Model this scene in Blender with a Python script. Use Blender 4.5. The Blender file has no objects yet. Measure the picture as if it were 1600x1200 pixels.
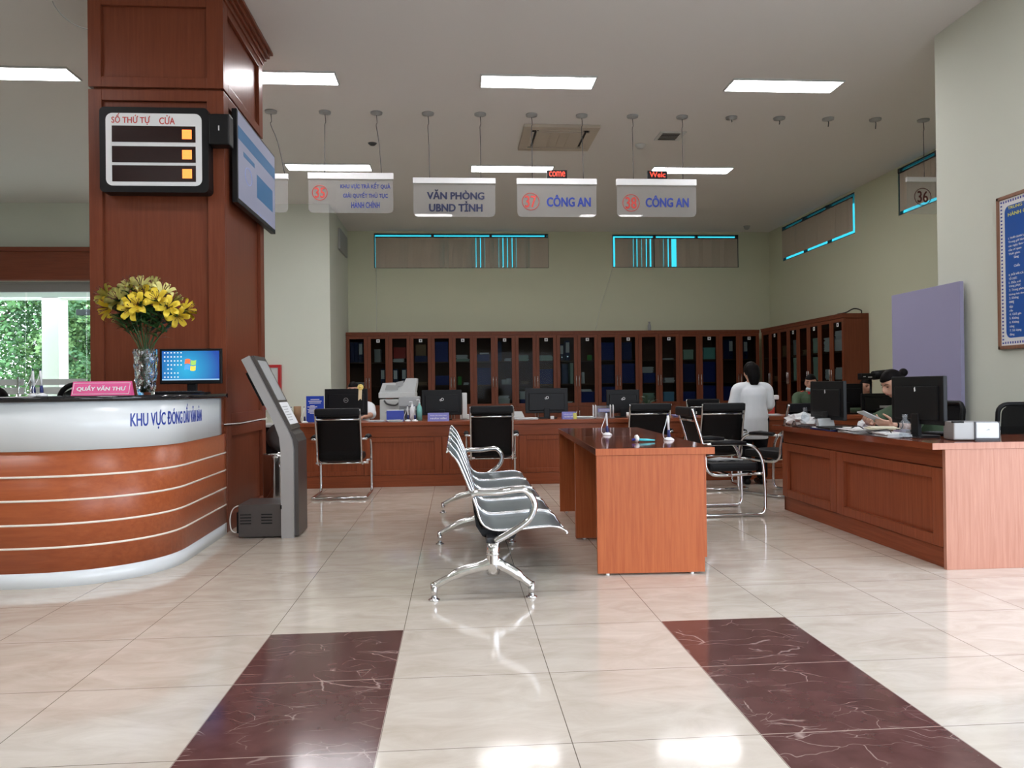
import bpy, bmesh, math, random
from mathutils import Vector, Matrix, Euler
PI = math.pi
R = math.radians
rnd = random.Random(7)
C = bpy.context.scene.collection
SC = bpy.context.scene

# ------------------------------------------------------------------ materials
MATS = {}
def nodes(name):
    m = bpy.data.materials.new(name); m.use_nodes = True
    nt = m.node_tree; b = nt.nodes['Principled BSDF']
    MATS[name] = m
    return m, nt, b
def L(nt, a, b): nt.links.new(a, b)
def setp(b, **k):
    for n, v in k.items():
        n = n.replace('_', ' ')
        if n in b.inputs: b.inputs[n].default_value = v
def col(c): return (c[0], c[1], c[2], 1.0)
def pm(name, c, rough=0.5, metal=0.0, spec=0.5, emit=None, es=0.0, noise=0.06, scale=14.0, coat=0.0, bump=0.0, alpha=1.0):
    """plain principled material whose colour varies a little through a noise texture"""
    m, nt, b = nodes(name)
    setp(b, Roughness=rough, Metallic=metal)
    b.inputs['Specular IOR Level'].default_value = spec
    if coat: b.inputs['Coat Weight'].default_value = coat
    tc = nt.nodes.new('ShaderNodeTexCoord'); nz = nt.nodes.new('ShaderNodeTexNoise')
    nz.inputs['Scale'].default_value = scale; nz.inputs['Detail'].default_value = 3
    L(nt, tc.outputs['Object'], nz.inputs['Vector'])
    mx = nt.nodes.new('ShaderNodeMix'); mx.data_type = 'RGBA'
    mx.inputs['A'].default_value = col([x * (1 - noise) for x in c]); mx.inputs['B'].default_value = col([min(1, x * (1 + noise)) for x in c])
    L(nt, nz.outputs['Fac'], mx.inputs['Factor']); L(nt, mx.outputs['Result'], b.inputs['Base Color'])
    if emit: b.inputs['Emission Color'].default_value = col(emit); b.inputs['Emission Strength'].default_value = es
    if bump:
        bp = nt.nodes.new('ShaderNodeBump'); bp.inputs['Strength'].default_value = bump; bp.inputs['Distance'].default_value = 0.004
        L(nt, nz.outputs['Fac'], bp.inputs['Height']); L(nt, bp.outputs['Normal'], b.inputs['Normal'])
    return m
def wood(name, c1, c2, axis='Z', rough=0.3, fine=1.0, coat=0.0, spec=0.5):
    m, nt, b = nodes(name)
    setp(b, Roughness=rough); b.inputs['Specular IOR Level'].default_value = spec
    if coat: b.inputs['Coat Weight'].default_value = coat; b.inputs['Coat Roughness'].default_value = 0.12
    tc = nt.nodes.new('ShaderNodeTexCoord'); mp = nt.nodes.new('ShaderNodeMapping')
    s = {'Z': (26, 26, 1.1), 'X': (1.1, 26, 26), 'Y': (26, 1.1, 26)}[axis]
    mp.inputs['Scale'].default_value = [v * fine for v in s]
    nz = nt.nodes.new('ShaderNodeTexNoise'); nz.inputs['Scale'].default_value = 2.2; nz.inputs['Detail'].default_value = 6; nz.inputs['Roughness'].default_value = 0.6
    nz.inputs['Distortion'].default_value = 0.4
    L(nt, tc.outputs['Object'], mp.inputs['Vector']); L(nt, mp.outputs['Vector'], nz.inputs['Vector'])
    cr = nt.nodes.new('ShaderNodeValToRGB')
    cr.color_ramp.elements[0].position = 0.3; cr.color_ramp.elements[0].color = col(c1)
    cr.color_ramp.elements[1].position = 0.72; cr.color_ramp.elements[1].color = col(c2)
    L(nt, nz.outputs['Fac'], cr.inputs['Fac']); L(nt, cr.outputs['Color'], b.inputs['Base Color'])
    return m
def emis(name, c, s):
    m, nt, b = nodes(name)
    setp(b, Roughness=0.6); b.inputs['Base Color'].default_value = col([x * .3 for x in c])
    b.inputs['Emission Color'].default_value = col(c); b.inputs['Emission Strength'].default_value = s
    return m
def glass(name, tint=(1, 1, 1), refl=0.08, rough=0.0, haze=0.0, hazecol=(.8, .8, .8), bluish=1.45):
    """thin pane: transparent + fresnel gloss (+ a little diffuse haze)"""
    m = bpy.data.materials.new(name); m.use_nodes = True; nt = m.node_tree; nt.nodes.clear(); MATS[name] = m
    out = nt.nodes.new('ShaderNodeOutputMaterial'); tr = nt.nodes.new('ShaderNodeBsdfTransparent'); gl = nt.nodes.new('ShaderNodeBsdfGlossy')
    tr.inputs['Color'].default_value = col(tint); gl.inputs['Roughness'].default_value = rough
    fr = nt.nodes.new('ShaderNodeFresnel'); fr.inputs['IOR'].default_value = bluish
    ge = nt.nodes.new('ShaderNodeNewGeometry'); iv = nt.nodes.new('ShaderNodeMath'); iv.operation = 'SUBTRACT'; iv.inputs[0].default_value = 1.0; L(nt, ge.outputs['Backfacing'], iv.inputs[1])
    mu = nt.nodes.new('ShaderNodeMath'); mu.operation = 'MULTIPLY'; L(nt, fr.outputs['Fac'], mu.inputs[0]); L(nt, iv.outputs[0], mu.inputs[1])
    mx = nt.nodes.new('ShaderNodeMixShader'); L(nt, mu.outputs[0], mx.inputs['Fac']); L(nt, tr.outputs[0], mx.inputs[1]); L(nt, gl.outputs[0], mx.inputs[2])
    last = mx
    if haze:
        df = nt.nodes.new('ShaderNodeBsdfDiffuse'); df.inputs['Color'].default_value = col(hazecol)
        m2 = nt.nodes.new('ShaderNodeMixShader'); m2.inputs['Fac'].default_value = haze
        L(nt, mx.outputs[0], m2.inputs[1]); L(nt, df.outputs[0], m2.inputs[2]); last = m2
    L(nt, last.outputs[0], out.inputs['Surface'])
    return m

W1, W2 = (.21, .052, .021), (.30, .080, .033)
M = {}
LAMP = 12.0
M['wood'] = wood('cherry_wood_vertical', W1, W2, 'Z', 0.36, spec=.18)
M['wood_pillar'] = wood('column_cherry_veneer', (.155, .040, .019), (.205, .056, .027), 'Z', 0.33, spec=.2)
M['wood_x'] = wood('cherry_wood_across', W1, W2, 'X', 0.32, spec=.18)
M['wood_y'] = wood('cherry_wood_depth', W1, W2, 'Y', 0.32, spec=.18)
M['wood_top'] = wood('cherry_desk_top', (.17, .042, .019), (.23, .060, .027), 'Y', 0.10, 0.8, coat=0.25)
M['wood_orange'] = wood('orange_cherry_panel', (.36, .082, .026), (.47, .13, .042), 'Z', 0.40, 1.2, spec=.3)
M['wood_sheen_tint'] = wood('cherry_panel_sheen_tint', (.40, .17, .112), (.50, .245, .17), 'Z', 0.36, 1.2, spec=.4)  # staff desk cherry, paled so the bright daylight sheen sits in its colour
M['wood_counter'] = wood('reception_wood', (.30, .070, .024), (.40, .105, .036), 'X', 0.30, 0.7, spec=.35)
M['wood_dark'] = wood('bookcase_wood', (.15, .040, .018), (.20, .056, .025), 'Z', 0.42, spec=.25)
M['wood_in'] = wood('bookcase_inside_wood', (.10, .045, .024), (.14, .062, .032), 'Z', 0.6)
M['wood_lintel'] = wood('lintel_wood', (.20, .045, .02), (.27, .065, .03), 'X', 0.4)
M['wall'] = pm('cream_wall_paint', (.61, .63, .475), 0.75, noise=.02, scale=2, spec=.25)
M['wall_pale'] = pm('pale_wall_paint', (.67, .70, .615), 0.75, noise=.02, scale=2, spec=.25)
M['ceil'] = pm('ceiling_paint', (.745, .73, .705), 0.85, noise=.012, scale=1.2, spec=.15)
M['white'] = pm('white_plastic', (.8, .81, .82), 0.35, noise=.01)
M['white_lam'] = pm('white_laminate', (.68, .71, .72), 0.22, noise=.012, scale=3)
M['line'] = pm('cream_inlay', (.82, .74, .64), 0.35, noise=.02)
M['black_slab'] = pm('black_granite', (.012, .012, .014), 0.08, noise=.5, scale=160)
M['black'] = pm('black_plastic', (.0065, .0065, .0075), 0.42, spec=.22, noise=.12)
M['black_soft'] = pm('black_leather', (.008, .008, .009), 0.55, spec=.2, noise=.2, scale=60, bump=.2)
M['black_gloss'] = pm('black_gloss', (.006, .006, .007), 0.12, spec=.3, noise=.1)
M['steel'] = pm('polished_steel', (.60, .60, .60), 0.1, metal=1, noise=.03)
M['chrome'] = pm('chrome', (.66, .66, .67), 0.06, metal=1, noise=.02)
M['chrome_worn'] = pm('worn_chrome', (.70, .70, .70), 0.14, metal=1, noise=.15, scale=40)
M['seat_metal'] = pm('perforated_steel', (.19, .23, .245), 0.32, metal=.7, noise=.06, scale=220)
M['silver'] = pm('silver_paint', (.36, .35, .345), 0.38, metal=.3, noise=.03)
M['kiosk_dark'] = pm('dark_grey_metal', (.075, .065, .062), 0.35, metal=.3, noise=.05)
M['grey'] = pm('grey_plastic', (.36, .37, .37), 0.5, noise=.03)
M['lightgrey'] = pm('light_grey_plastic', (.60, .62, .61), 0.45, noise=.03)
M['darkgrey'] = pm('dark_grey_plastic', (.06, .06, .065), 0.5, noise=.05)
M['beige'] = pm('beige_plastic', (.50, .44, .36), 0.5, noise=.03)
M['paper'] = pm('white_paper', (.78, .79, .80), 0.8, noise=.03, scale=30)
M['paper_yellow'] = pm('cream_paper', (.78, .74, .58), 0.8, noise=.03)
M['paper_purple'] = pm('lilac_paper', (.42, .40, .68), 0.8, noise=.03)
M['navy'] = pm('navy_folder', (.012, .02, .12), 0.45, noise=.1)
M['binder'] = pm('dark_blue_binder', (.012, .022, .10), 0.4, noise=.1)
M['bluebox'] = pm('blue_card', (.015, .03, .20), 0.5, noise=.08)
M['blue'] = pm('blue_print', (.012, .035, .32), 0.35, noise=.03)
M['blue_sign'] = pm('blue_sign_acrylic', (.02, .06, .42), 0.25, noise=.03)
M['poster_blue'] = pm('poster_blue', (.008, .09, .40), 0.3, noise=.04)
M['lightblue'] = pm('light_blue_card', (.20, .42, .66), 0.5, noise=.03)
M['green'] = pm('green_plastic', (.10, .42, .08), 0.5, noise=.05)
M['palegreen'] = pm('pale_green_paper', (.42, .58, .48), 0.7, noise=.04)
M['teal'] = pm('teal_plastic', (.06, .52, .58), 0.3, noise=.03)
M['teal_pale'] = pm('pale_teal_bottle', (.22, .55, .50), 0.35, noise=.03)
M['redcloth'] = pm('red_card', (.42, .03, .02), 0.55, noise=.1)
M['red'] = pm('red_paint', (.48, .02, .025), 0.35, noise=.05)
M['red_ink'] = pm('red_lettering', (.55, .05, .04), 0.5, noise=.02)
M['blue_ink'] = pm('blue_lettering', (.012, .04, .30), 0.4, noise=.02)
M['navy_ink'] = pm('navy_lettering', (.012, .02, .07), 0.4, noise=.02)
M['brown_ink'] = pm('brown_lettering', (.10, .025, .02), 0.4, noise=.02)
M['brown'] = pm('brown_card', (.28, .16, .08), 0.6, noise=.1)
M['pink'] = pm('pink_card', (.78, .10, .30), 0.35, noise=.03)
M['lilac'] = pm('lilac_board', (.31, .30, .46), 0.6, noise=.015, scale=3)
M['sign_purple'] = pm('violet_card', (.20, .20, .52), 0.4, noise=.03)
M['poster_frame'] = wood('poster_frame_wood', (.20, .09, .05), (.28, .13, .07), 'Z', 0.4)
M['yellow_ink'] = pm('yellow_lettering', (.75, .72, .10), 0.5, noise=.02)
M['yellow'] = pm('yellow_note', (.72, .70, .16), 0.6, noise=.03)
M['ribbon'] = pm('cream_ribbon', (.80, .66, .42), 0.6, noise=.05)
M['ribbon_y'] = pm('yellow_ribbon', (.85, .66, .20), 0.6, noise=.05)
M['purple'] = pm('purple_ink_pad', (.09, .03, .55), 0.3, noise=.05)
M['skin'] = pm('skin', (.52, .30, .21), 0.5, noise=.05, scale=30)
M['skin_dim'] = pm('warm_skin', (.46, .25, .17), 0.5, noise=.05, scale=30)
M['lips'] = pm('lips', (.40, .10, .09), 0.4, noise=.03)
M['hair'] = pm('black_hair', (.0045, .0035, .0035), 0.5, spec=.08, noise=.3, scale=90)
M['eye'] = pm('dark_eye', (.02, .012, .01), 0.2, noise=.05)
M['shirt'] = pm('white_cotton', (.74, .77, .80), 0.85, noise=.04, scale=10, bump=.25)
M['trouser'] = pm('black_cloth', (.008, .008, .010), 0.9, spec=.1, noise=.1)
M['uniform'] = pm('green_uniform', (.05, .085, .045), 0.8, noise=.08, scale=30)
M['mask'] = pm('pale_blue_mask', (.45, .55, .60), 0.8, noise=.04)
M['gold'] = pm('gold_trim', (.65, .42, .12), 0.35, metal=.6, noise=.05)
M['cable'] = pm('black_cable', (.01, .01, .01), 0.45, noise=.1)
M['cable_white'] = pm('white_cable', (.72, .70, .66), 0.5, noise=.03)
M['fabric_blind'] = pm('beige_blind_fabric', (.50, .44, .36), 0.9, noise=.05, scale=40)
M['alu'] = pm('dark_window_frame', (.05, .05, .05), 0.4, metal=.4, noise=.05)
M['petal'] = pm('yellow_petal', (.86, .66, .05), 0.5, noise=.12, scale=30)
M['petal_pale'] = pm('pale_yellow_petal', (.80, .76, .30), 0.5, noise=.12, scale=30)
M['stamen'] = pm('stamen', (.12, .03, .02), 0.6, noise=.1)
M['leaf'] = pm('lily_leaf', (.03, .09, .022), 0.45, noise=.3, scale=40)
M['fern'] = pm('fern_leaf', (.02, .05, .02), 0.5, noise=.3, scale=40)
M['bark'] = pm('bark', (.12, .09, .06), 0.9, noise=.3, scale=12, bump=.5)
M['tree1'] = pm('tree_leaf', (.13, .27, .085), 0.6, noise=.4, scale=6)
M['tree2'] = pm('tree_leaf_dark', (.075, .17, .06), 0.6, noise=.4, scale=6)
M['tree3'] = pm('tree_leaf_light', (.25, .40, .14), 0.6, noise=.4, scale=6)
M['ext'] = pm('cream_render', (.92, .90, .78), 0.8, noise=.02)
M['ground'] = pm('paving', (.30, .29, .27), 0.85, noise=.12, scale=3)
M['door_glass'] = glass('door_glass', (.93, .97, .95))
M['cab_glass'] = glass('bookcase_glass', (.62, .66, .66), bluish=1.12, rough=.02)
M['cyan_glass'] = glass('tinted_window_glass', (.10, .36, .385))
M['acrylic'] = glass('acrylic_sheet', (.93, .94, .94), haze=.13, hazecol=(.7, .7, .7), bluish=1.5)
M['clear'] = glass('clear_plastic', (.86, .90, .92), haze=.12, hazecol=(.7, .75, .8), rough=.05)
M['frost'] = pm('frosted_film', (.80, .84, .84), 0.6, noise=.02)
def cut_glass():
    m, nt, b = nodes('cut_glass')
    setp(b, Roughness=0.02, IOR=1.5); b.inputs['Transmission Weight'].default_value = 1.0
    b.inputs['Base Color'].default_value = (.96, .97, .97, 1)
    return m
M['crystal'] = cut_glass()
M['panel_light'] = emis('light_diffuser', (1.0, .97, .99), LAMP)
M['led'] = emis('amber_led', (1.0, .22, .045), 1.1)
M['led_red'] = emis('red_led', (1.0, .06, .03), .8)
M['led_off'] = pm('dark_red_display', (.018, .005, .004), 0.25, spec=.2, noise=.1)
M['tv_bg'] = emis('tv_screen_pale', (.42, .44, .60), .12)
M['tv_band'] = emis('tv_screen_blue', (.04, .20, .44), .12)
M['tv_ink'] = emis('tv_screen_ink', (.16, .20, .40), .5)
for k, c in dict(s_white=(.85, .9, 1), s_red=(.9, .2, .08), s_green=(.4, .7, .15), s_blue=(.1, .4, .9), s_yellow=(1, .75, .1), s_bar=(.35, .6, .85)).items():
    M[k] = emis('screen_' + k[2:], c, 0.38)
def desktop_screen():
    m, nt, b = nodes('desktop_wallpaper')
    tc = nt.nodes.new('ShaderNodeTexCoord'); gr = nt.nodes.new('ShaderNodeTexGradient'); gr.gradient_type = 'SPHERICAL'
    mp = nt.nodes.new('ShaderNodeMapping'); mp.inputs['Scale'].default_value = (4.2, 4.2, 4.2); mp.inputs['Location'].default_value = (.12, 0, -.78)
    cr = nt.nodes.new('ShaderNodeValToRGB'); cr.color_ramp.elements[0].color = (.005, .06, .42, 1); cr.color_ramp.elements[1].color = (.03, .55, .90, 1)
    L(nt, tc.outputs['Object'], mp.inputs['Vector']); L(nt, mp.outputs['Vector'], gr.inputs['Vector']); L(nt, gr.outputs['Fac'], cr.inputs['Fac'])
    L(nt, cr.outputs['Color'], b.inputs['Emission Color']); b.inputs['Emission Strength'].default_value = .36
    b.inputs['Base Color'].default_value = (.02, .03, .05, 1); setp(b, Roughness=.25)
    return m
M['wallpaper'] = desktop_screen()
def mesh_fabric():
    m = bpy.data.materials.new('black_mesh_fabric'); m.use_nodes = True; nt = m.node_tree; b = nt.nodes['Principled BSDF']
    b.inputs['Base Color'].default_value = (.007, .0065, .0065, 1); setp(b, Roughness=.7); b.inputs['Specular IOR Level'].default_value = .15
    tr = nt.nodes.new('ShaderNodeBsdfTransparent'); mx = nt.nodes.new('ShaderNodeMixShader'); mx.inputs['Fac'].default_value = .10
    out = nt.nodes['Material Output']; L(nt, b.outputs[0], mx.inputs[1]); L(nt, tr.outputs[0], mx.inputs[2]); L(nt, mx.outputs[0], out.inputs['Surface'])
    return m
M['mesh'] = mesh_fabric()

def math_node(nt, op, a, b=None, c=None):
    n = nt.nodes.new('ShaderNodeMath'); n.operation = op
    for i, v in enumerate((a, b, c)):
        if v is None: continue
        if isinstance(v, (int, float)): n.inputs[i].default_value = v
        else: L(nt, v, n.inputs[i])
    return n.outputs[0]
GX, GY, TS = -.252, 3.600, .6
def seam_mask(nt, w):
    g = nt.nodes.new('ShaderNodeNewGeometry'); sp = nt.nodes.new('ShaderNodeSeparateXYZ'); L(nt, g.outputs['Position'], sp.inputs[0])
    ms = []
    for o, off in ((sp.outputs['X'], GX), (sp.outputs['Y'], GY)):
        t = math_node(nt, 'DIVIDE', math_node(nt, 'SUBTRACT', o, off), TS)
        d = math_node(nt, 'ABSOLUTE', math_node(nt, 'SUBTRACT', t, math_node(nt, 'ROUND', t)))
        ms.append(math_node(nt, 'LESS_THAN', d, w / TS))
    return math_node(nt, 'MAXIMUM', ms[0], ms[1]), g
def floor_mat():
    m, nt, b = nodes('polished_beige_tile')
    mask, g = seam_mask(nt, .0016)
    nz = nt.nodes.new('ShaderNodeTexNoise'); nz.inputs['Scale'].default_value = 3.5; nz.inputs['Detail'].default_value = 8; nz.inputs['Roughness'].default_value = .62; nz.inputs['Distortion'].default_value = .8
    mp = nt.nodes.new('ShaderNodeMapping'); mp.inputs['Scale'].default_value = (1, 2.2, 1); L(nt, g.outputs['Position'], mp.inputs[0]); L(nt, mp.outputs[0], nz.inputs['Vector'])
    cr = nt.nodes.new('ShaderNodeValToRGB'); e = cr.color_ramp.elements
    e[0].position = .3; e[0].color = (.52, .45, .37, 1); e[1].position = .7; e[1].color = (.66, .60, .52, 1)
    L(nt, nz.outputs['Fac'], cr.inputs['Fac'])
    mx = nt.nodes.new('ShaderNodeMix'); mx.data_type = 'RGBA'; L(nt, mask, mx.inputs['Factor']); L(nt, cr.outputs['Color'], mx.inputs['A']); mx.inputs['B'].default_value = (.17, .14, .11, 1)
    L(nt, mx.outputs['Result'], b.inputs['Base Color']); setp(b, Roughness=.09); b.inputs['Specular IOR Level'].default_value = .5
    return m
def marble_mat():
    m, nt, b = nodes('maroon_marble')
    mask, g = seam_mask(nt, .0022)
    def noise(sc, det, vec=None):
        n = nt.nodes.new('ShaderNodeTexNoise'); n.inputs['Scale'].default_value = sc; n.inputs['Detail'].default_value = det; L(nt, vec or g.outputs['Position'], n.inputs['Vector']); return n
    wob = noise(4.0, 4); vs = nt.nodes.new('ShaderNodeVectorMath'); vs.operation = 'SCALE'; vs.inputs['Scale'].default_value = .22; L(nt, wob.outputs['Color'], vs.inputs[0])
    va = nt.nodes.new('ShaderNodeVectorMath'); va.operation = 'ADD'; L(nt, g.outputs['Position'], va.inputs[0]); L(nt, vs.outputs['Vector'], va.inputs[1])
    layers = []
    for rot, sc, stretch, wid, gs, gt in ((.62, 2.6, 3.2, 95.0, 3.3, .50), (-.95, 3.4, 2.6, 120.0, 4.1, .545), (.25, 7.0, 2.2, 75.0, 5.0, .57)):
        mp = nt.nodes.new('ShaderNodeMapping'); mp.inputs['Rotation'].default_value = (0, 0, rot); mp.inputs['Scale'].default_value = (1.0, stretch, 0.0); L(nt, va.outputs['Vector'], mp.inputs[0])
        vo = nt.nodes.new('ShaderNodeTexVoronoi'); vo.feature = 'DISTANCE_TO_EDGE'; vo.inputs['Scale'].default_value = sc; L(nt, mp.outputs[0], vo.inputs['Vector'])
        thin = math_node(nt, 'SUBTRACT', 1.0, math_node(nt, 'MINIMUM', math_node(nt, 'MULTIPLY', vo.outputs['Distance'], wid), 1.0))
        gn = noise(gs, 3); gate = math_node(nt, 'MINIMUM', math_node(nt, 'MAXIMUM', math_node(nt, 'MULTIPLY', math_node(nt, 'SUBTRACT', gn.outputs['Fac'], gt), 14.0), 0.0), 1.0)
        layers.append(math_node(nt, 'MULTIPLY', thin, gate))
    vein = math_node(nt, 'MULTIPLY', math_node(nt, 'MAXIMUM', math_node(nt, 'MAXIMUM', layers[0], layers[1]), layers[2]), .6)
    n3 = nt.nodes.new('ShaderNodeTexNoise'); n3.inputs['Scale'].default_value = 9; n3.inputs['Detail'].default_value = 6; L(nt, g.outputs['Position'], n3.inputs['Vector'])
    cr = nt.nodes.new('ShaderNodeValToRGB'); e = cr.color_ramp.elements
    e[0].position = .3; e[0].color = (.085, .034, .032, 1); e[1].position = .7; e[1].color = (.125, .056, .052, 1); L(nt, n3.outputs['Fac'], cr.inputs['Fac'])
    mx = nt.nodes.new('ShaderNodeMix'); mx.data_type = 'RGBA'; L(nt, vein, mx.inputs['Factor']); L(nt, cr.outputs['Color'], mx.inputs['A']); mx.inputs['B'].default_value = (.55, .42, .38, 1)
    m2 = nt.nodes.new('ShaderNodeMix'); m2.data_type = 'RGBA'; L(nt, mask, m2.inputs['Factor']); L(nt, mx.outputs['Result'], m2.inputs['A']); m2.inputs['B'].default_value = (.42, .32, .28, 1)
    L(nt, m2.outputs['Result'], b.inputs['Base Color']); setp(b, Roughness=.12)
    return m
M['floor'] = floor_mat(); M['marble'] = marble_mat()

# ------------------------------------------------------------------ mesh helpers
def new(): return bmesh.new()
def box(bm, x0, x1, y0, y1, z0, z1, bev=0.0, mi=0, mat=None):
    vs = [bm.verts.new((x, y, z)) for x in (x0, x1) for y in (y0, y1) for z in (z0, z1)]
    if mat is not None:
        for v in vs: v.co = mat @ v.co
    fs = [bm.faces.new([vs[i] for i in q]) for q in ((0, 1, 3, 2), (4, 6, 7, 5), (0, 4, 5, 1), (2, 3, 7, 6), (0, 2, 6, 4), (1, 5, 7, 3))]
    for f in fs: f.material_index = mi
    if bev > 0:
        es = set(e for f in fs for e in f.edges)
        r = bmesh.ops.bevel(bm, geom=list(es), offset=bev, segments=2, affect='EDGES', profile=.6)
        for f in r['faces']: f.material_index = mi
    return vs
def frames(pts, closed=False):
    pts = [Vector(p) for p in pts]; n = len(pts); out = []
    up = None
    for i in range(n):
        if closed: t = pts[(i + 1) % n] - pts[i - 1]
        else: t = pts[min(i + 1, n - 1)] - pts[max(i - 1, 0)]
        t.normalize()
        if up is None:
            a = Vector((0, 0, 1)) if abs(t.z) < .9 else Vector((0, 1, 0))
            up = (a - t * a.dot(t)).normalized()
        else:
            up = up - t * up.dot(t)
            if up.length < 1e-6: up = Vector((1, 0, 0))
            up.normalize()
        out.append((pts[i], t, up, t.cross(up)))
    return out
def tube(bm, pts, r, n=8, closed=False, mi=0, flat=1.0):
    rs = r if isinstance(r, (list, tuple)) else [r] * len(pts)
    rings = []
    for (p, t, u, v), rr in zip(frames(pts, closed), rs):
        rings.append([bm.verts.new(p + u * (math.cos(2 * PI * k / n) * rr) + v * (math.sin(2 * PI * k / n) * rr * flat)) for k in range(n)])
    m = len(rings)
    for i in range(m if closed else m - 1):
        a, b = rings[i], rings[(i + 1) % m]
        for k in range(n):
            f = bm.faces.new((a[k], a[(k + 1) % n], b[(k + 1) % n], b[k])); f.smooth = True; f.material_index = mi
    if not closed:
        f = bm.faces.new(rings[0][::-1]); f.material_index = mi
        f = bm.faces.new(rings[-1]); f.material_index = mi
    return rings
def smooth_path(pts, k=6, closed=False):
    P = [Vector(p) for p in pts]; n = len(P); out = []
    rng = range(n if closed else n - 1)
    for i in rng:
        if closed: p0, p1, p2, p3 = P[i - 1], P[i], P[(i + 1) % n], P[(i + 2) % n]
        else: p0, p1, p2, p3 = P[max(i - 1, 0)], P[i], P[i + 1], P[min(i + 2, n - 1)]
        for j in range(k):
            t = j / k
            out.append(.5 * ((2 * p1) + (p2 - p0) * t + (2 * p0 - 5 * p1 + 4 * p2 - p3) * t * t + (3 * p1 - p0 - 3 * p2 + p3) * t ** 3))
    if not closed: out.append(P[-1])
    return out
def cyl(bm, c, r, h, n=20, mi=0, r2=None, axis=(0, 0, 1)):
    a = Vector(axis).normalized(); c = Vector(c)
    tube(bm, [c, c + a * h], [r, r if r2 is None else r2], n, mi=mi)
def lathe(bm, prof, c=(0, 0, 0), n=24, mi=0, smooth=True):
    c = Vector(c); rings = []
    for r, z in prof:
        if r < 1e-5: rings.append([bm.verts.new(c + Vector((0, 0, z)))])
        else: rings.append([bm.verts.new(c + Vector((math.cos(2 * PI * k / n) * r, math.sin(2 * PI * k / n) * r, z))) for k in range(n)])
    for a, b in zip(rings, rings[1:]):
        for k in range(n):
            q = []
            for v in (a[k % len(a)], a[(k + 1) % len(a)], b[(k + 1) % len(b)], b[k % len(b)]):
                if v not in q: q.append(v)
            if len(q) > 2:
                f = bm.faces.new(q); f.smooth = smooth; f.material_index = mi
def prism(bm, poly, a0, a1, plane='XZ', mi=0):
    """2-D polygon pushed between a0 and a1 along the third axis"""
    def P(u, v, a): return {'XZ': (u, a, v), 'YZ': (a, u, v), 'XY': (u, v, a)}[plane]
    A = [bm.verts.new(P(u, v, a0)) for u, v in poly]; B = [bm.verts.new(P(u, v, a1)) for u, v in poly]
    n = len(poly); fs = [bm.faces.new(A), bm.faces.new(B[::-1])]
    for i in range(n): fs.append(bm.faces.new((A[i], B[i], B[(i + 1) % n], A[(i + 1) % n])))
    for f in fs: f.material_index = mi
    return A + B
def ellipsoid(bm, c, r, n=16, m=10, mi=0, mat=None):
    res = bmesh.ops.create_uvsphere(bm, u_segments=n, v_segments=m, radius=1)
    for v in res['verts']:
        p = Vector((v.co.x * r[0], v.co.y * r[1], v.co.z * r[2]))
        if mat is not None: p = mat @ p
        v.co = p + Vector(c)
    for f in {f for v in res['verts'] for f in v.link_faces}: f.smooth = True; f.material_index = mi
    return res['verts']
def rrect(w, h, r, n=5, c=(0, 0)):
    out = []
    for cx, cy, a in ((w / 2 - r, h / 2 - r, 0), (-w / 2 + r, h / 2 - r, 90), (-w / 2 + r, -h / 2 + r, 180), (w / 2 - r, -h / 2 + r, 270)):
        for k in range(n + 1):
            t = R(a + 90 * k / n); out.append((c[0] + cx + r * math.cos(t), c[1] + cy + r * math.sin(t)))
    return out
def strip(bm, path, profile_fn, mi=0): pass
def obj(name, bm, mat, parent=None, smooth=False, fix=True):
    if fix: bmesh.ops.recalc_face_normals(bm, faces=bm.faces[:])
    me = bpy.data.meshes.new(name); bm.to_mesh(me); bm.free()
    for m in (mat if isinstance(mat, (list, tuple)) else [mat]): me.materials.append(m)
    o = bpy.data.objects.new(name, me); C.objects.link(o)
    if parent: o.parent = parent
    if smooth:
        for p in me.polygons: p.use_smooth = True
    return o
def tag(o, label, cat, group=None, kind=None):
    o['label'] = label; o['category'] = cat
    if group: o['group'] = group
    if kind: o['kind'] = kind
    return o
def thing(name, label, cat, loc=(0, 0, 0), rz=0, group=None):
    o = bpy.data.objects.new(name, None); C.objects.link(o); o.empty_display_size = .1
    o.location = loc; o.rotation_euler = (0, 0, rz)
    return tag(o, label, cat, group)
def struct(name, bm, mat, parent=None, smooth=False):
    o = obj(name, bm, mat, parent, smooth)
    if parent is None: o['kind'] = 'structure'
    return o
def dup(root, loc, rz=0, label=None, group=None):
    r = root.copy(); C.objects.link(r); r.location = loc; r.rotation_euler = (0, 0, rz)
    if label: r['label'] = label
    if group: r['group'] = group
    for ch in list(root.children):
        c = ch.copy(); C.objects.link(c); c.parent = r
        for g in ch.children:
            d = g.copy(); C.objects.link(d); d.parent = c
    return r
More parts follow.
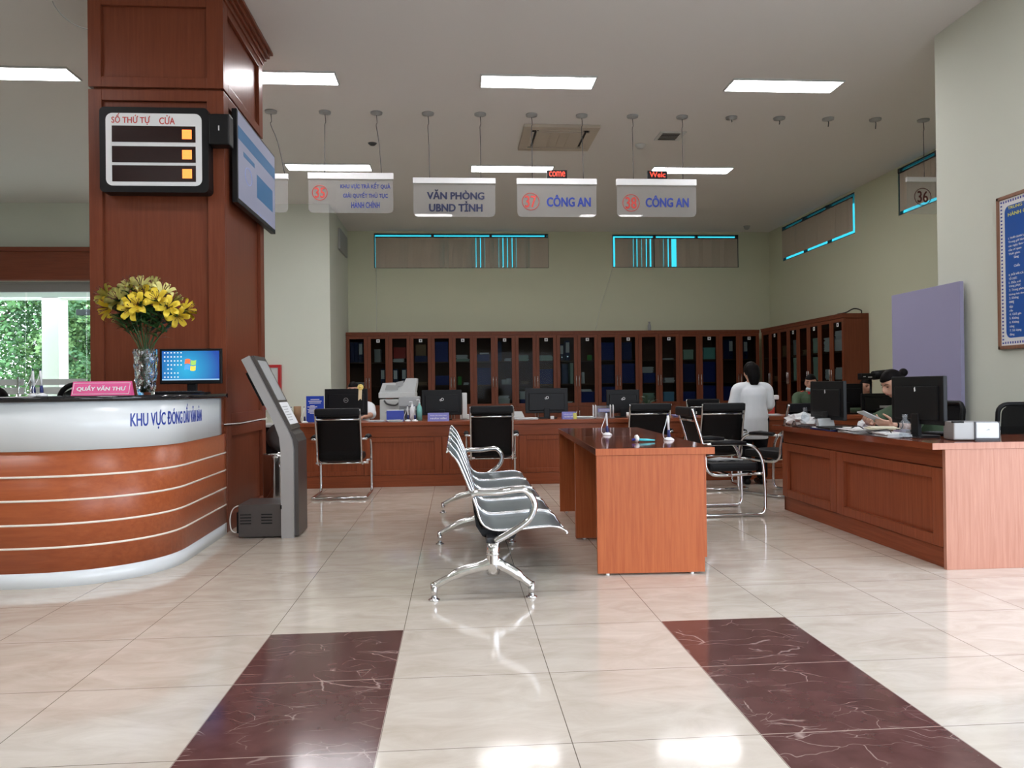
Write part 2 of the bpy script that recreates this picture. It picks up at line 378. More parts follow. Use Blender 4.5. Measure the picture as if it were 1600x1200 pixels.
def text(s, mat, parent, w=None, h=None, loc=(0, 0, 0), rot=(PI / 2, 0, 0), bold=.018, ext=.0015, name='lettering', align='CENTER', spacing=1.0, bend=None):
    """mesh lettering fitted to width w and / or cap height h; lies in its local XY plane, then rot and loc"""
    cu = bpy.data.curves.new(name, 'FONT'); cu.body = s; cu.align_x = 'CENTER'; cu.align_y = 'CENTER'
    cu.offset = 0; cu.size = 1.0; cu.space_line = spacing; cu.resolution_u = 3
    t = bpy.data.objects.new(name + '_curve', cu); C.objects.link(t)
    dg = bpy.context.evaluated_depsgraph_get(); me = bpy.data.meshes.new_from_object(t.evaluated_get(dg))
    bpy.data.objects.remove(t); bpy.data.curves.remove(cu)
    xs = [v.co.x for v in me.vertices]; ys = [v.co.y for v in me.vertices]
    bw, bh = max(xs) - min(xs), max(ys) - min(ys); cx, cy = (max(xs) + min(xs)) / 2, (max(ys) + min(ys)) / 2
    sx = (w / bw) if w else (h / bh); sy = (h / bh) if h else sx
    mat4 = Matrix.Translation(loc) @ Euler(rot).to_matrix().to_4x4()
    bm = bmesh.new(); bm.from_mesh(me); bpy.data.meshes.remove(me)
    for v in bm.verts: v.co = Vector(((v.co.x - cx) * sx, (v.co.y - cy) * sy, 0))
    d = bold * .62
    if d > 0.003:
        src = bm.copy(); zz = 0
        for ox, oy in ((d, 0), (-d, 0), (0, d * .6), (0, -d * .6), (d * .7, d * .5), (-d * .7, -d * .5)):
            zz += .00007; vm = {v: bm.verts.new((v.co.x + ox * sx, v.co.y + oy * sy, zz)) for v in src.verts}
            for f in src.faces: bm.faces.new([vm[v] for v in f.verts])
        src.free()
    if ext:
        r = bmesh.ops.extrude_face_region(bm, geom=bm.faces[:])
        for v in r['geom']:
            if isinstance(v, bmesh.types.BMVert): v.co.z += ext
    for v in bm.verts: v.co = bend(v.co) if bend else mat4 @ v.co
    return obj(name, bm, mat, parent)
def bars(rows, mat, parent, name='lettering'):
    pass
# ------------------------------------------------------------------ camera
CAM_H = 1.1044
f_ = Vector((math.sin(.071974) * math.cos(.005624), math.cos(.071974) * math.cos(.005624), math.sin(.005624)))
r_ = Vector((math.cos(.071974), -math.sin(.071974), 0)); u_ = r_.cross(f_)
cr_, sr_ = math.cos(-.012005), math.sin(-.012005)
r2_, u2_ = r_ * cr_ + u_ * sr_, u_ * cr_ - r_ * sr_
cam_d = bpy.data.cameras.new('camera'); cam = bpy.data.objects.new('camera', cam_d); C.objects.link(cam)
m3 = Matrix((r2_, u2_, -f_)).transposed()
cam.matrix_world = Matrix.Translation((0, 0, CAM_H)) @ m3.to_4x4()
cam_d.sensor_width = 36; cam_d.lens = 1213.3 / 1600 * 36; cam_d.clip_start = .05; cam_d.clip_end = 200
SC.camera = cam

def P5(px, py, Y):
    """where a line of sight of the photograph meets the upright plane y = Y"""
    d = f_ + r2_ * ((px - 800) / 1213.3) - u2_ * ((py - 600) / 1213.3); return Vector((0, 0, CAM_H)) + d * (Y / d.y)

# ------------------------------------------------------------------ room shell
H = 4.35
XL, XR, XN, YB, YF = -10.0, 6.65, 4.5, 16.0, -3.0
bm = new(); box(bm, XL, XR + .5, YF, YB + .2, -.1, 0); struct('floor', bm, M['floor'])
bm = new(); box(bm, XL, XN + .2, YF - .2, YB + .2, H, H + .15); box(bm, XN + .2, XR + .5, 6.74, YB + .2, H, H + .15); struct('ceiling', bm, M['ceil'])
for i, (a, b) in enumerate(((-.852, -.252), (.948, 1.548))):
    bm = new(); box(bm, a, b, YF, 3.6, -.02, .0006); o = struct('trim_%d' % (i + 1), bm, M['marble'])
def wall_cells(axis, d0, d1, u0, u1, z0, z1, holes):
    us = sorted({u0, u1} | {h[0] for h in holes} | {h[1] for h in holes}); zs = sorted({z0, z1} | {h[2] for h in holes} | {h[3] for h in holes})
    bm = new()
    for a, b in zip(us, us[1:]):
        for c, d in zip(zs, zs[1:]):
            if any(h[0] <= (a + b) / 2 <= h[1] and h[2] <= (c + d) / 2 <= h[3] for h in holes): continue
            if axis == 'Y': box(bm, a, b, d0, d1, c, d)
            else: box(bm, d0, d1, a, b, c, d)
    bmesh.ops.remove_doubles(bm, verts=bm.verts[:], dist=1e-5)
    return bm
WB = [(-1.64, 1.945, 3.59, 4.305), (3.29, 5.985, 3.60, 4.29)]
WR = [(12.46, 15.33, 3.615, 4.31), (8.35, 11.19, 3.62, 4.325)]
struct('wall_back', wall_cells('Y', YB, YB + .2, -2.4, XR + .2, 0, H, WB), M['wall'])
struct('wall_right', wall_cells('X', XR, XR + .05, 6.94, YB, 0, H, WR), M['wall'])
bm = wall_cells('X', XN, XN + .2, YF, 6.94, 0, H, [(-2.9, 3.9, 0, 3.3)]); box(bm, XN + .2, XR + .2, 6.74, 6.94, 0, H); struct('wall_right_near', bm, M['wall_pale'])
DX0, DX1, DZ = -9.3, -4.9, 3.02
bm = wall_cells('Y', 13.7, 16.0, XL, -2.17, 0, H, [(DX0, DX1, 0, DZ)]); struct('wall_left_near', bm, M['wall_pale'])
bm = new(); box(bm, XL - .2, XL, YF, YB, 0, H); struct('wall_left', bm, M['wall_pale'])
bm = wall_cells('Y', YF - .2, YF, XL - .2, XR + .2, 0, H, [(.6, 4.3, 0, 2.7)]); struct('wall_front', bm, M['wall_pale'])
bm = new(); box(bm, -60, 60, -60, YF - .2, -.3, -.15); box(bm, -60, XL - .2, YF - .2, 60, -.3, -.15); box(bm, XL - .2, XR + .5, 16.2, 60, -.3, -.15); box(bm, XR + .5, 60, YF - .2, 60, -.3, -.15); box(bm, XN + .2, XR + .5, YF - .2, 6.74, -.28, -.12); struct('ground', bm, M['ground'])

# wood lintel above the glazed entrance
bm = new(); box(bm, -9.9, DX1 + .25, 13.56, 13.70, 3.02, 3.56, .006); box(bm, -9.9, DX1 + .25, 13.52, 13.57, 3.50, 3.57, .004); struct('trim_3', bm, M['wood_lintel'])
# small dark vent plate high on the side of the wall return
bm = new(); box(bm, -2.17, -2.13, 14.7, 15.7, 3.75, 4.15, .01); tag(obj('wall_vent', bm, M['grey']), 'grey vent plate high on the cream wall return beside the back wall', 'vent')

# glazed entrance in the left wall
def glazed_door():
    o = thing('door_1', 'glass entrance door wall with frosted film bands and steel pulls under the wood lintel', 'door', (0, 0, 0)); o['kind'] = 'structure'
    bm = new()
    box(bm, DX0, DX1, 13.80, 13.90, DZ - .17, DZ - .0, .004); box(bm, DX0, DX1, 13.78, 13.92, DZ - .03, DZ, .002)
    fr = obj('door_frame', bm, M['silver'], o)
    for a, b in ((DX0 + .02, -7.34), (-7.30, -6.33), (-6.29, DX1 - .02)):
        bm = new(); box(bm, a, b, 13.84, 13.852, .02, DZ - .17); p = obj('glass_pane', bm, M['door_glass'], o)
        bm = new()
        for z0, z1 in ((.85, 1.06), (1.10, 1.22), (1.255, 1.36)): box(bm, a + .02, b - .02, 13.836, 13.839, z0, z1)
        obj('frosted_film', bm, M['frost'], p)
    for x in (-7.43, -7.23):
        bm = new(); tube(bm, [(x, 13.78, .85), (x, 13.78, 1.40)], .018); tube(bm, [(x, 13.78, .95), (x, 13.84, .95)], .01); tube(bm, [(x, 13.78, 1.3), (x, 13.84, 1.3)], .01)
        obj('pull_handle', bm, M['steel'], o)
glazed_door()
# outside the entrance: canopy post with beam, and trees
bm = new(); box(bm, -8.685, -8.335, 17.0, 17.4, -.15, 3.55, .01); box(bm, -14, -3, 17.0, 17.4, 3.12, 3.5, .01); o = struct('exterior_column', bm, M['ext'])
bm = new(); box(bm, -7.92, -7.60, 16.86, 17.0, 2.75, 2.87, .01); tag(obj('wall_lamp_box', bm, M['darkgrey']), 'dark fixture box under the canopy outside the glass door', 'fixture')
def tree(loc, h, rad, mats, seed, label):
    t = thing('tree', label, 'tree', loc, 0, 'trees outside the glass entrance'); rr = random.Random(seed)
    bm = new(); tube(bm, [(0, 0, -.2), (.05, .02, h * .3), (-.04, .05, h * .62), (.03, 0, h * .9)], [.17, .13, .09, .03], 8)
    for k in range(6):
        a = rr.uniform(0, 6.28); z = h * rr.uniform(.3, .6); tube(bm, [(0, 0, z), (math.cos(a) * rad * .35, math.sin(a) * rad * .35, z + h * .12), (math.cos(a) * rad * .7, math.sin(a) * rad * .7, z + h * .22)], [.05, .035, .012], 6)
    obj('trunk', bm, M['bark'], t)
    bm = new()
    for k in range(70):
        a = rr.uniform(0, 6.28); q = rr.uniform(.15, 1) ** .5 * rad; z = h * rr.uniform(.18, 1.0); q *= 1.0 - abs(z / h - .55) * .9
        cx, cy = math.cos(a) * q, math.sin(a) * q; s = rad * rr.uniform(.22, .36); mi = rr.randrange(len(mats))
        for j in range(210):
            d = Vector((rr.gauss(0, 1), rr.gauss(0, 1), rr.gauss(0, .8))).normalized() * s * rr.uniform(.7, 1.05)
            p = Vector((cx, cy, z)) + d; w = rr.uniform(.04, .085)
            e1 = Vector((rr.uniform(-1, 1), rr.uniform(-1, 1), rr.uniform(-.6, .6))).normalized() * w; e2 = d.normalized().cross(e1).normalized() * w * .55
            bm.faces.new([bm.verts.new(p + v) for v in (-e1, e2, e1, -e2)]).material_index = mi
    obj('crown', bm, [M[k] for k in mats], t, fix=False)
tree((-12.6, 21.5, -.15), 5.2, 2.1, ['tree1', 'tree3', 'tree2'], 1, 'light green leafy tree outside the entrance glass by the frame edge')
tree((-10.3, 23.0, -.15), 4.9, 2.0, ['tree2', 'tree1'], 2, 'dark green bushy tree behind the cream canopy post outside')
tree((-9.0, 21.0, -.15), 4.3, 1.6, ['tree1', 'tree2', 'tree3'], 3, 'leafy tree outside the glass between canopy post and wooden column')
tree((-14.8, 25.5, -.15), 7.5, 3.0, ['tree2', 'tree3'], 4, 'tall tree behind the other trees outside the entrance')
tree((-11.0, 27.0, -.15), 6.0, 2.6, ['tree2', 'tree1'], 5, 'dense green tree far beyond the canopy outside')

# high windows with vertical blinds
def high_window(n, axis, u0, u1, z0, z1, d, bl_label, gaps, seed, edges):
    """axis Y: window in the back wall (plane y = d); axis X: in the right wall (plane x = d)"""
    def bxx(bm, a, b, c0, c1, za, zb, **k):
        if axis == 'Y': box(bm, a, b, d + c0, d + c1, za, zb, **k)
        else: box(bm, d + c0, d + c1, a, b, za, zb, **k)
    w = bpy.data.objects.new('window_%d' % n, None); C.objects.link(w); w['kind'] = 'structure'
    bm = new(); t = .018
    di, do = .012, .07
    for a, b, c, e in ((u0, u1, z0, z0 + t), (u0, u1, z1 - t, z1), (u0, u0 + t, z0, z1), (u1 - t, u1, z0, z1)): bxx(bm, a, b, di, do, c, e)
    for k in (1, 2): um = u0 + (u1 - u0) * k / 3; bxx(bm, um - .025, um + .025, di, do, z0, z1)
    struct('window_frame', bm, M['alu'], w)
    bm = new(); bxx(bm, u0 + .01, u1 - .01, di + .02, di + .026, z0 + .01, z1 - .01); obj('window_glass', bm, M['cyan_glass'], w)
    bl = thing('vertical_blind', bl_label, 'blind', (0, 0, 0), 0, 'vertical blinds in the high windows'); rr = random.Random(seed)
    gt, gb, gl, gr, mid = edges; bo = -.055
    bm = new(); bxx(bm, u0 + gl, u1 - gr, bo + .03, bo + .055, z1 - gt - .02, z1 - gt)
    for k in range(1, 4): um = u0 + (u1 - u0) * k / 3 - .03; bxx(bm, min(um, u1 - .08), min(um, u1 - .08) + .05, bo + .035, bo + .05, z1 - gt, z1 - .01)
    obj('head_rail', bm, M['alu'], bl)
    bm = new(); wd = .105; u = u0 + gl
    while u < u1 - gr - wd * .7:
        frac = (u - u0) / (u1 - u0); ang = rr.uniform(-.22, .16)
        if mid and abs(frac + .02 - mid) < .020: u += .093; continue
        if any(g0 < frac < g1 for g0, g1 in gaps): ang = rr.choice((.2, .4, .62, .74, .1))
        cu = u + wd / 2; ca, sa = math.cos(ang) * wd * .5, math.sin(ang) * wd * .5
        q = [(cu - ca, bo + .04 - sa), (cu + ca, bo + .04 + sa)]
        nrm = Vector((-(q[1][1] - q[0][1]), q[1][0] - q[0][0])).normalized() * .0015
        poly = [(q[0][0] - nrm.x, q[0][1] - nrm.y), (q[1][0] - nrm.x, q[1][1] - nrm.y), (q[1][0] + nrm.x, q[1][1] + nrm.y), (q[0][0] + nrm.x, q[0][1] + nrm.y)]
        prism(bm, [(a, d + b) for a, b in poly] if axis == 'Y' else [(d + b, a) for a, b in poly], z0 + gb, z1 - gt - .02, 'XY')
        u += .093
    obj('slats', bm, M['fabric_blind'], bl)
high_window(1, 'Y', *WB[0], YB, 'beige vertical blind in the wide high window of the back wall above bookcases', [(.36, .88)], 3, (.070, .006, .03, .02, 0))
high_window(2, 'Y', *WB[1], YB, 'beige vertical blind in the narrower back wall window split by a bright cyan gap', [(.12, .45)], 5, (.070, .006, .05, .03, .50))
high_window(3, 'X', *WR[0], XR, 'beige vertical blind in the slanting side wall window above the side bookcases', [], 8, (.072, .05, .05, .045, 0))
high_window(4, 'X', *WR[1], XR, 'beige vertical blind in the side wall window behind sign 36', [], 9, (.072, .05, .05, .05, 0))

# ------------------------------------------------------------------ ceiling things
def ceiling_light(x, y, label):
    t = thing('ceiling_light', label, 'light', (x, y, H), 0, 'recessed ceiling light panels')
    bm = new()
    for a, b, c, d in ((-.61, .61, -.165, -.15), (-.61, .61, .15, .165), (-.61, -.595, -.15, .15), (.595, .61, -.15, .15)): box(bm, a, b, c, d, -.018, .0)
    obj('frame', bm, M['lightgrey'], t)
    bm = new(); box(bm, -.595, .595, -.15, .15, -.012, -.001); obj('diffuser', bm, M['panel_light'], t)
near_n = ['bright ceiling light panel over the reception at the photo edge', 'bright ceiling light panel emerging behind the wooden column', 'bright ceiling light panel in the middle of the nearer row', 'bright ceiling light panel of the nearer row closest to the near cream wall']
for i, x in enumerate((-4.43, -1.80, .90, 3.57)): ceiling_light(x, 8.15, near_n[i])
far_n = ['thin bright ceiling light panel above sign 35', 'thin bright ceiling light panel behind the cables of sign 37', 'thin bright ceiling light panel behind the cables of sign 38']
for i, x in enumerate((-1.80, .86, 3.55)): ceiling_light(x, 11.4, far_n[i])
for x in (-4.2, -.63, 2.95):
    for y, w in ((3.8, 'above the waiting area'), (.3, 'above the photographer')):
        ceiling_light(x, y, 'lobby ceiling light panel %s, %s' % (w, {-4.2: 'reception side', -.63: 'middle', 2.95: 'near cream wall side'}[x]))
def lathe_thing(name, prof, loc, mat, label, cat, group=None):
    bm = new(); lathe(bm, prof, n=24); o = obj(name, bm, mat); o.location = loc; return tag(o, label, cat, group)
# air conditioning cassette
t = thing('ceiling_air_conditioner', 'square beige ceiling cassette air conditioner with slotted grille', 'air conditioner', (1.345, 9.95, H))
bm = new()
for a, b, c, d in ((-.475, .475, -.475, -.36), (-.475, .475, .36, .475), (-.475, -.36, -.36, .36), (.36, .475, -.36, .36)): box(bm, a, b, c, d, -.04, 0, .006)
obj('frame', bm, M['beige'], t)
bm = new(); box(bm, -.30, .30, -.30, .30, -.05, -.01, .01)
for x in (-.12, .0, .12): box(bm, x - .004, x + .004, -.28, .28, -.056, -.05)
obj('intake_grille', bm, M['beige'], t)
bm = new()
for a, b, c, d in ((-.3, .3, -.355, -.305), (-.3, .3, .305, .355), (-.355, -.305, -.3, .3), (.305, .355, -.3, .3)): box(bm, a, b, c, d, -.03, -.005)
obj('louvre', bm, M['black'], t)
for a, b, c, d in ((-.28, .28, -.37, -.33), (-.28, .28, .33, .37), (-.37, -.33, -.28, .28), (.33, .37, -.28, .28)):
    bm = new(); box(bm, a, b, c, d, -.046, -.034, .004); obj('flap', bm, M['beige'], t)
t = thing('ceiling_vent', 'small square ceiling vent with dark slots beside sign 38 cable', 'vent', (2.80, 9.86, H))
bm = new(); box(bm, -.17, .17, -.17, .17, -.012, 0, .003); obj('frame', bm, M['lightgrey'], t)
bm = new()
for k in range(5): box(bm, -.13, .10, -.125 + k * .055, -.095 + k * .055, -.016, -.010)
obj('slot', bm, M['black'], t)
lathe_thing('smoke_detector', [(0, -.05), (.04, -.048), (.055, -.03), (.07, -.012), (.07, 0), (0, 0)], (2.50, 10.24, H), M['lightgrey'], 'round pale smoke detector on the ceiling near the vent', 'detector')
lathe_thing('ceiling_sensor', [(0, -.03), (.03, -.028), (.05, -.012), (.06, 0), (0, 0)], (-1.06, 10.3, H), M['darkgrey'], 'small dark ceiling sensor above sign 35', 'sensor')
lathe_thing('dome_camera', [(0, -.08), (.035, -.07), (.055, -.045), (.06, -.02), (.07, 0), (0, 0)], (5.94, 15.4, H), M['grey'], 'tiny dome camera on the ceiling near the far corner', 'camera')

bm = new(); tube(bm, smooth_path([P5(82, 2, 6.30), P5(86, 10, 6.28), P5(97, 24, 6.26), P5(115, 38, 6.25), P5(137, 46, 6.25)], 4), .004, 5); tag(obj('ceiling_wire', bm, M['grey']), 'thin grey wire drooping from the ceiling to the wooden column', 'wire')
for pts, lb in (([(957, 420), (948, 450), (938, 480), (931, 514)], 'thin slanting cable on the back wall below the narrower high window'), ([(588, 421), (588, 450), (588.5, 485), (588, 518)], 'thin upright cable on the back wall below the wide high window')):
    bm = new(); tube(bm, smooth_path([P5(x, y, YB - .006) for x, y in pts], 4), .006, 5); tag(obj('wall_cable', bm, M['wall_pale']), lb, 'cable')

# ------------------------------------------------------------------ hanging signs
YS = 9.15
XD = [-2.102, -1.485, -.891, -.291, .321, .931, 1.531, 2.145, 2.75, 3.358, 3.952, 4.564, 5.163, 5.776]
where = ['behind the wall television', 'at the number end of sign 35', 'at the text end of sign 35', 'first of two over the black lettered sign', 'second of two over the black lettered sign', 'above the number of sign 37', 'above the text end of sign 37',
         'above the number of sign 38', 'above the text end of sign 38', 'first empty one after sign 38', 'second empty one after sign 38', 'third empty one with a dangling wire end', 'fourth empty one with a dangling clip, next to sign 36', 'above sign 36']
for i, x in enumerate(XD):
    t = thing('ceiling_hook_plate', 'round grey ceiling hook plate, ' + where[i], 'hook', (x, YS, H), 0, 'ceiling hook plates in one line')
    bm = new(); lathe(bm, [(0, -.035), (.02, -.033), (.03, -.022), (.068, -.018), (.07, 0), (0, 0)], n=20); obj('plate', bm, M['grey'], t)
    if 9 <= i <= 12:
        bm = new(); tube(bm, [(0, 0, -.03), (.006, 0, -.05), (0, 0, -.06 - .02 * (i - 9))], .006, 6); obj('hook', bm, M['darkgrey'], t)
def hanging_sign(x0, x1, ztop, zbar, zbot, label, cables, build):
    t = thing('hanging_sign', label, 'sign', (0, 0, 0), 0, 'acrylic counter signs hung from the ceiling')
    bm = new(); box(bm, x0, x1, YS - .02, YS + .02, zbar, ztop, .003); obj('rail', bm, M['white'], t)
    w = x1 - x0 - .01; h = zbar - zbot; r = .055
    poly = [(x0 + .005, zbar), (x1 - .005, zbar)]
    poly = [(x0 + .005, zbar)]
    for k in range(7): a = PI + k * PI / 12; poly.append((x0 + .005 + r + r * math.cos(a), zbot + r + r * math.sin(a)))
    for k in range(7): a = 1.5 * PI + k * PI / 12; poly.append((x1 - .005 - r + r * math.cos(a), zbot + r + r * math.sin(a)))
    poly.append((x1 - .005, zbar))
    bm = new(); prism(bm, poly, YS - .004, YS + .004, 'XZ'); obj('acrylic_panel', bm, M['acrylic'], t)
    for cx, dx in cables:
        bm = new(); tube(bm, smooth_path([(cx, YS, H - .035), (cx + .006, YS, H - .12), (cx - .004, YS, H - .16), (cx + dx * .5, YS, (H + ztop) / 2), (cx + dx, YS, ztop)], 3), .0042, 5); obj('cable', bm, M['darkgrey'], t)
    build(t, x0, x1, ztop, zbot)
    return t
YT = YS - .0045
def ring(t, cx, cz, r, mat, num, w):
    bm = new(); tube(bm, [(cx + r * math.cos(a), YT - .001, cz + r * math.sin(a)) for a in [k * 2 * PI / 32 for k in range(32)]], .0045, 5, closed=True); o = obj('number_ring', bm, mat, t)
    text(num, mat, t, w=w, h=w * 1.05, loc=(cx, YT, cz), bold=.034, name='number')
def s35(t, x0, x1, zt, zb):
    ring(t, x0 + .135, 3.405, .085, M['red_ink'], '35', .112)
    for k, (s, w) in enumerate((('KHU VỰC TRẢ KẾT QUẢ', .575), ('GIẢI QUYẾT THỦ TỤC', .515), ('HÀNH CHÍNH', .325))): text(s, M['blue_ink'], t, w=w, h=.085 + .0 * k, loc=(x0 + .66, YT, 3.487 - .108 * k), bold=.032)
def svp(t, x0, x1, zt, zb):
    text('VĂN PHÒNG', M['navy_ink'], t, w=.665, h=.112, loc=(x0 + .50, YT, 3.392), bold=.062)
    text('UBND TỈNH', M['navy_ink'], t, w=.62, h=.118, loc=(x0 + .50, YT, 3.252), bold=.062)
def s37(t, x0, x1, zt, zb):
    ring(t, x0 + .165, 3.315, .10, M['red_ink'], '37', .13); text('CÔNG AN', M['blue_ink'], t, w=.52, h=.135, loc=(x0 + .62, YT, 3.325), bold=.062)
def s38(t, x0, x1, zt, zb):
    ring(t, x0 + .175, 3.305, .10, M['red_ink'], '38', .13); text('CÔNG AN', M['blue_ink'], t, w=.52, h=.135, loc=(x0 + .615, YT, 3.325), bold=.062)
def s36(t, x0, x1, zt, zb): ring(t, x0 + .205, 3.40, .105, M['brown_ink'], '36', .13)
hanging_sign(-2.90, -1.912, 3.62, 3.56, 3.172, 'blank looking acrylic hanging sign half hidden behind the wall television', [(-2.102, .15)], lambda *a: None)
hanging_sign(-1.688, -.702, 3.637, 3.564, 3.172, 'acrylic hanging sign numbered 35 with three blue text lines', [(-1.485, -.01), (-.891, .05)], s35)
hanging_sign(-.478, .492, 3.587, 3.522, 3.132, 'acrylic hanging sign in black letters without any number', [(-.291, .01), (.321, 0)], svp)
hanging_sign(.742, 1.70, 3.588, 3.520, 3.135, 'acrylic hanging sign with red number 37', [(.931, 0), (1.531, .01)], s37)
hanging_sign(1.938, 2.912, 3.590, 3.516, 3.140, 'acrylic hanging sign with red number 38', [(2.145, 0), (2.75, 0)], s38)
hanging_sign(5.545, 6.50, 3.640, 3.585, 3.186, 'acrylic hanging sign with dark number 36 cut off by the near wall', [(5.776, 0)], s36)
def led_sign(x, z, s, label, rot):
    t = thing('led_ticker', label, 'led sign', (x, YS + .0, z))
    bm = new(); box(bm, -.12, .12, -.02, .02, 0, .10, .004); obj('housing', bm, M['black'], t)
    text(s, M['led_red'], t, w=.19, h=.062, loc=(0, -.0205, .052), bold=.01)
led_sign(1.225, 3.588, 'come', 'small red led ticker reading come on top of sign 37', 0)
led_sign(2.435, 3.590, 'Welc', 'small red led ticker reading Welc on top of sign 38', 0)

# ------------------------------------------------------------------ wood clad column
CX0, CX1, CY0, CY1 = -2.83, -1.80, 6.25, 7.50
def column():
    root = bpy.data.objects.new('wall_pillar', None); C.objects.link(root); root['kind'] = 'structure'; root['label'] = 'square column clad in framed cherry wood panels'
    bm = new(); box(bm, CX0 + .03, CX1 - .03, CY0 + .03, CY1 - .03, 0, H); struct('pillar_core', bm, M['wood_pillar'], root)
    bands = [(0.0, .835), (.85, 3.475), (3.495, 4.22)]
    for z0, z1 in bands:
        bm = new(); s = .11
        lo = .14 if z0 == 0 else .08
        st, e_ = .10, .0
        for y0, y1 in ((CY0, CY0 + .03), (CY1 - .03, CY1)):
            for c in ((CX0, CX0 + st, z0, z1), (CX1 - st * 1.3, CX1, z0, z1), (CX0 + st, CX1 - st * 1.3, z0, z0 + lo), (CX0 + st, CX1 - st * 1.3, z1 - .085, z1)): box(bm, c[0], c[1], y0, y1, c[2], c[3], .003)
        for x0, x1 in ((CX1 - .03, CX1), (CX0, CX0 + .03)):
            ya, yb = CY0 + .03, CY1 - .03
            for c in ((ya, ya + st, z0, z1), (yb - st, yb, z0, z1), (ya + st, yb - st, z0, z0 + lo), (ya + st, yb - st, z1 - .085, z1)): box(bm, x0, x1, c[0], c[1], c[2], c[3], .003)
        struct('pillar_panel_frame', bm, M['wood_pillar'], root)
    bm = new()
    for k, (o_, z0, z1) in enumerate(((.015, 4.20, 4.245), (.035, 4.245, 4.28), (.06, 4.28, 4.32), (.085, 4.32, 4.348))): box(bm, CX0 - o_, CX1 + o_, CY0 - o_, CY1 + o_, z0, z1, .004)
    struct('pillar_cornice', bm, M['wood_pillar'], root)
    bm = new(); tube(bm, smooth_path([(CX1 - .09, CY0 - .008, .848), (CX1 + .006, CY0 - .006, .85), (CX1 + .008, 6.6, .842), (CX1 + .008, 7.0, .845), (CX1 + .008, 7.5, .85)], 4), .005, 5)
    struct('pillar_wire', bm, M['cable_white'], root)
column()
# queue number board
t = thing('queue_display_board', 'black framed queue number board with three glowing amber digits on the column', 'display board', (-2.29, 6.19, 2.969))
bm = new(); prism(bm, rrect(.81, .654, .035), -.06, .06, 'XZ'); obj('housing', bm, M['black'], t)
bm = new(); prism(bm, rrect(.715, .556, .05), -.064, -.058, 'XZ'); obj('face_plate', bm, M['white'], t)
text('SỐ THỨ TỰ', M['red_ink'], t, w=.285, h=.085, loc=(-.17, -.0645, .232), bold=.028); text('CỬA', M['red_ink'], t, w=.115, h=.07, loc=(.10, -.0645, .230), bold=.028)
for k, z in enumerate((.118, -.038, -.185)):
    bm = new(); box(bm, -.31, .312, -.068, -.06, z - .062, z + .062); w = obj('display_window', bm, M['led_off'], t)
    bm = new()
    for i in range(8):
        for j in range(8): box(bm, .213 + i * .009, .2205 + i * .009, -.071, -.067, z - .036 + j * .009, z - .0285 + j * .009)
    obj('led_digit', bm, M['led'], w)
bm = new(); box(bm, .34, .40, .0, .06, -.1, .1); tag(t, t['label'], t['category'])
bm.free()
t = thing('wall_speaker_box', 'black wall box between the queue board and the television', 'speaker', (-1.80, 6.19, 3.135))
bm = new(); box(bm, -.085, .075, -.06, .06, -.12, .12, .012); obj('housing', bm, M['black'], t)
bm = new(); box(bm, -.008, .0, -.063, -.059, -.012, .025); obj('tag', bm, M['white'], t)
# television on the column's side
t = thing('television', 'large flat television mounted on the side of the wooden column, showing pale blue slides', 'television', (-1.725, 7.0, 3.0))
TW, TH = 1.30, .755
bm = new(); box(bm, -.045, .0, -TW / 2, TW / 2, -TH / 2, TH / 2, .006); obj('housing', bm, M['black'], t)
bm = new(); box(bm, -.075, -.045, -.25, .25, -.2, .2, .004); obj('wall_mount', bm, M['darkgrey'], t)
sw, sh = TW - .04, TH - .055
bm = new(); box(bm, .0, .002, -sw / 2, sw / 2, -sh / 2 + .01, sh / 2 + .01); scr = obj('screen', bm, M['tv_bg'], t)
def tvbox(u0, u1, v0, v1, mat, name):
    bm = new(); box(bm, .002, .003, -sw / 2 + u0 * sw, -sw / 2 + u1 * sw, -sh / 2 + .01 + v0 * sh, -sh / 2 + .01 + v1 * sh); obj(name, bm, mat, scr)
tvbox(0, 1, .69, .84, M['tv_band'], 'slide_band'); tvbox(.12, .40, .545, .60, M['tv_band'], 'slide_band'); tvbox(.46, .92, .21, .50, M['tv_band'], 'slide_block')
bm = new(); tube(bm, [(.003, -sw / 2 + (.24 + .085 * math.cos(a)) * sw, -sh / 2 + .01 + (.36 + .10 * math.sin(a)) * sh) for a in [k * 2 * PI / 28 for k in range(28)]], .003, 4, closed=True); obj('slide_circle', bm, M['tv_ink'], scr)
bm = new()
for k in range(5): u = .46 + .09 * k; box(bm, .002, .003, -sw / 2 + u * sw, -sw / 2 + (u + .02) * sw, -sh / 2 + .02, -sh / 2 + .035)
obj('slide_icons', bm, M['tv_ink'], scr)
# ------------------------------------------------------------------ reception counter (curved)
def rc_path(off=0.0, n=26, yend=6.20):
    a, b, xc, yc, e = .745 + off, .665 + off, -2.52, 5.255, 2.25
    pts = [(-6.2, yc - b)]
    pts += [(-6.2 + (xc + 6.2) * k / 8, yc - b) for k in range(1, 8)]
    for k in range(n + 1):
        t = PI / 2 * k / n
        pts.append((xc + a * abs(math.sin(t)) ** (2 / e), yc - b * abs(math.cos(t)) ** (2 / e)))
    pts += [(xc + a - .004 * k, yc + (yend - yc) * k / 5) for k in range(1, 6)]
    return pts
def resample(pts, n):
    d = [0]
    for p, q in zip(pts, pts[1:]): d.append(d[-1] + math.dist(p, q))
    out = []; j = 0
    for k in range(n):
        s = d[-1] * k / (n - 1)
        while j < len(d) - 2 and d[j + 1] < s: j += 1
        t = (s - d[j]) / max(1e-9, d[j + 1] - d[j]); out.append((pts[j][0] + (pts[j + 1][0] - pts[j][0]) * t, pts[j][1] + (pts[j + 1][1] - pts[j][1]) * t))
    return out
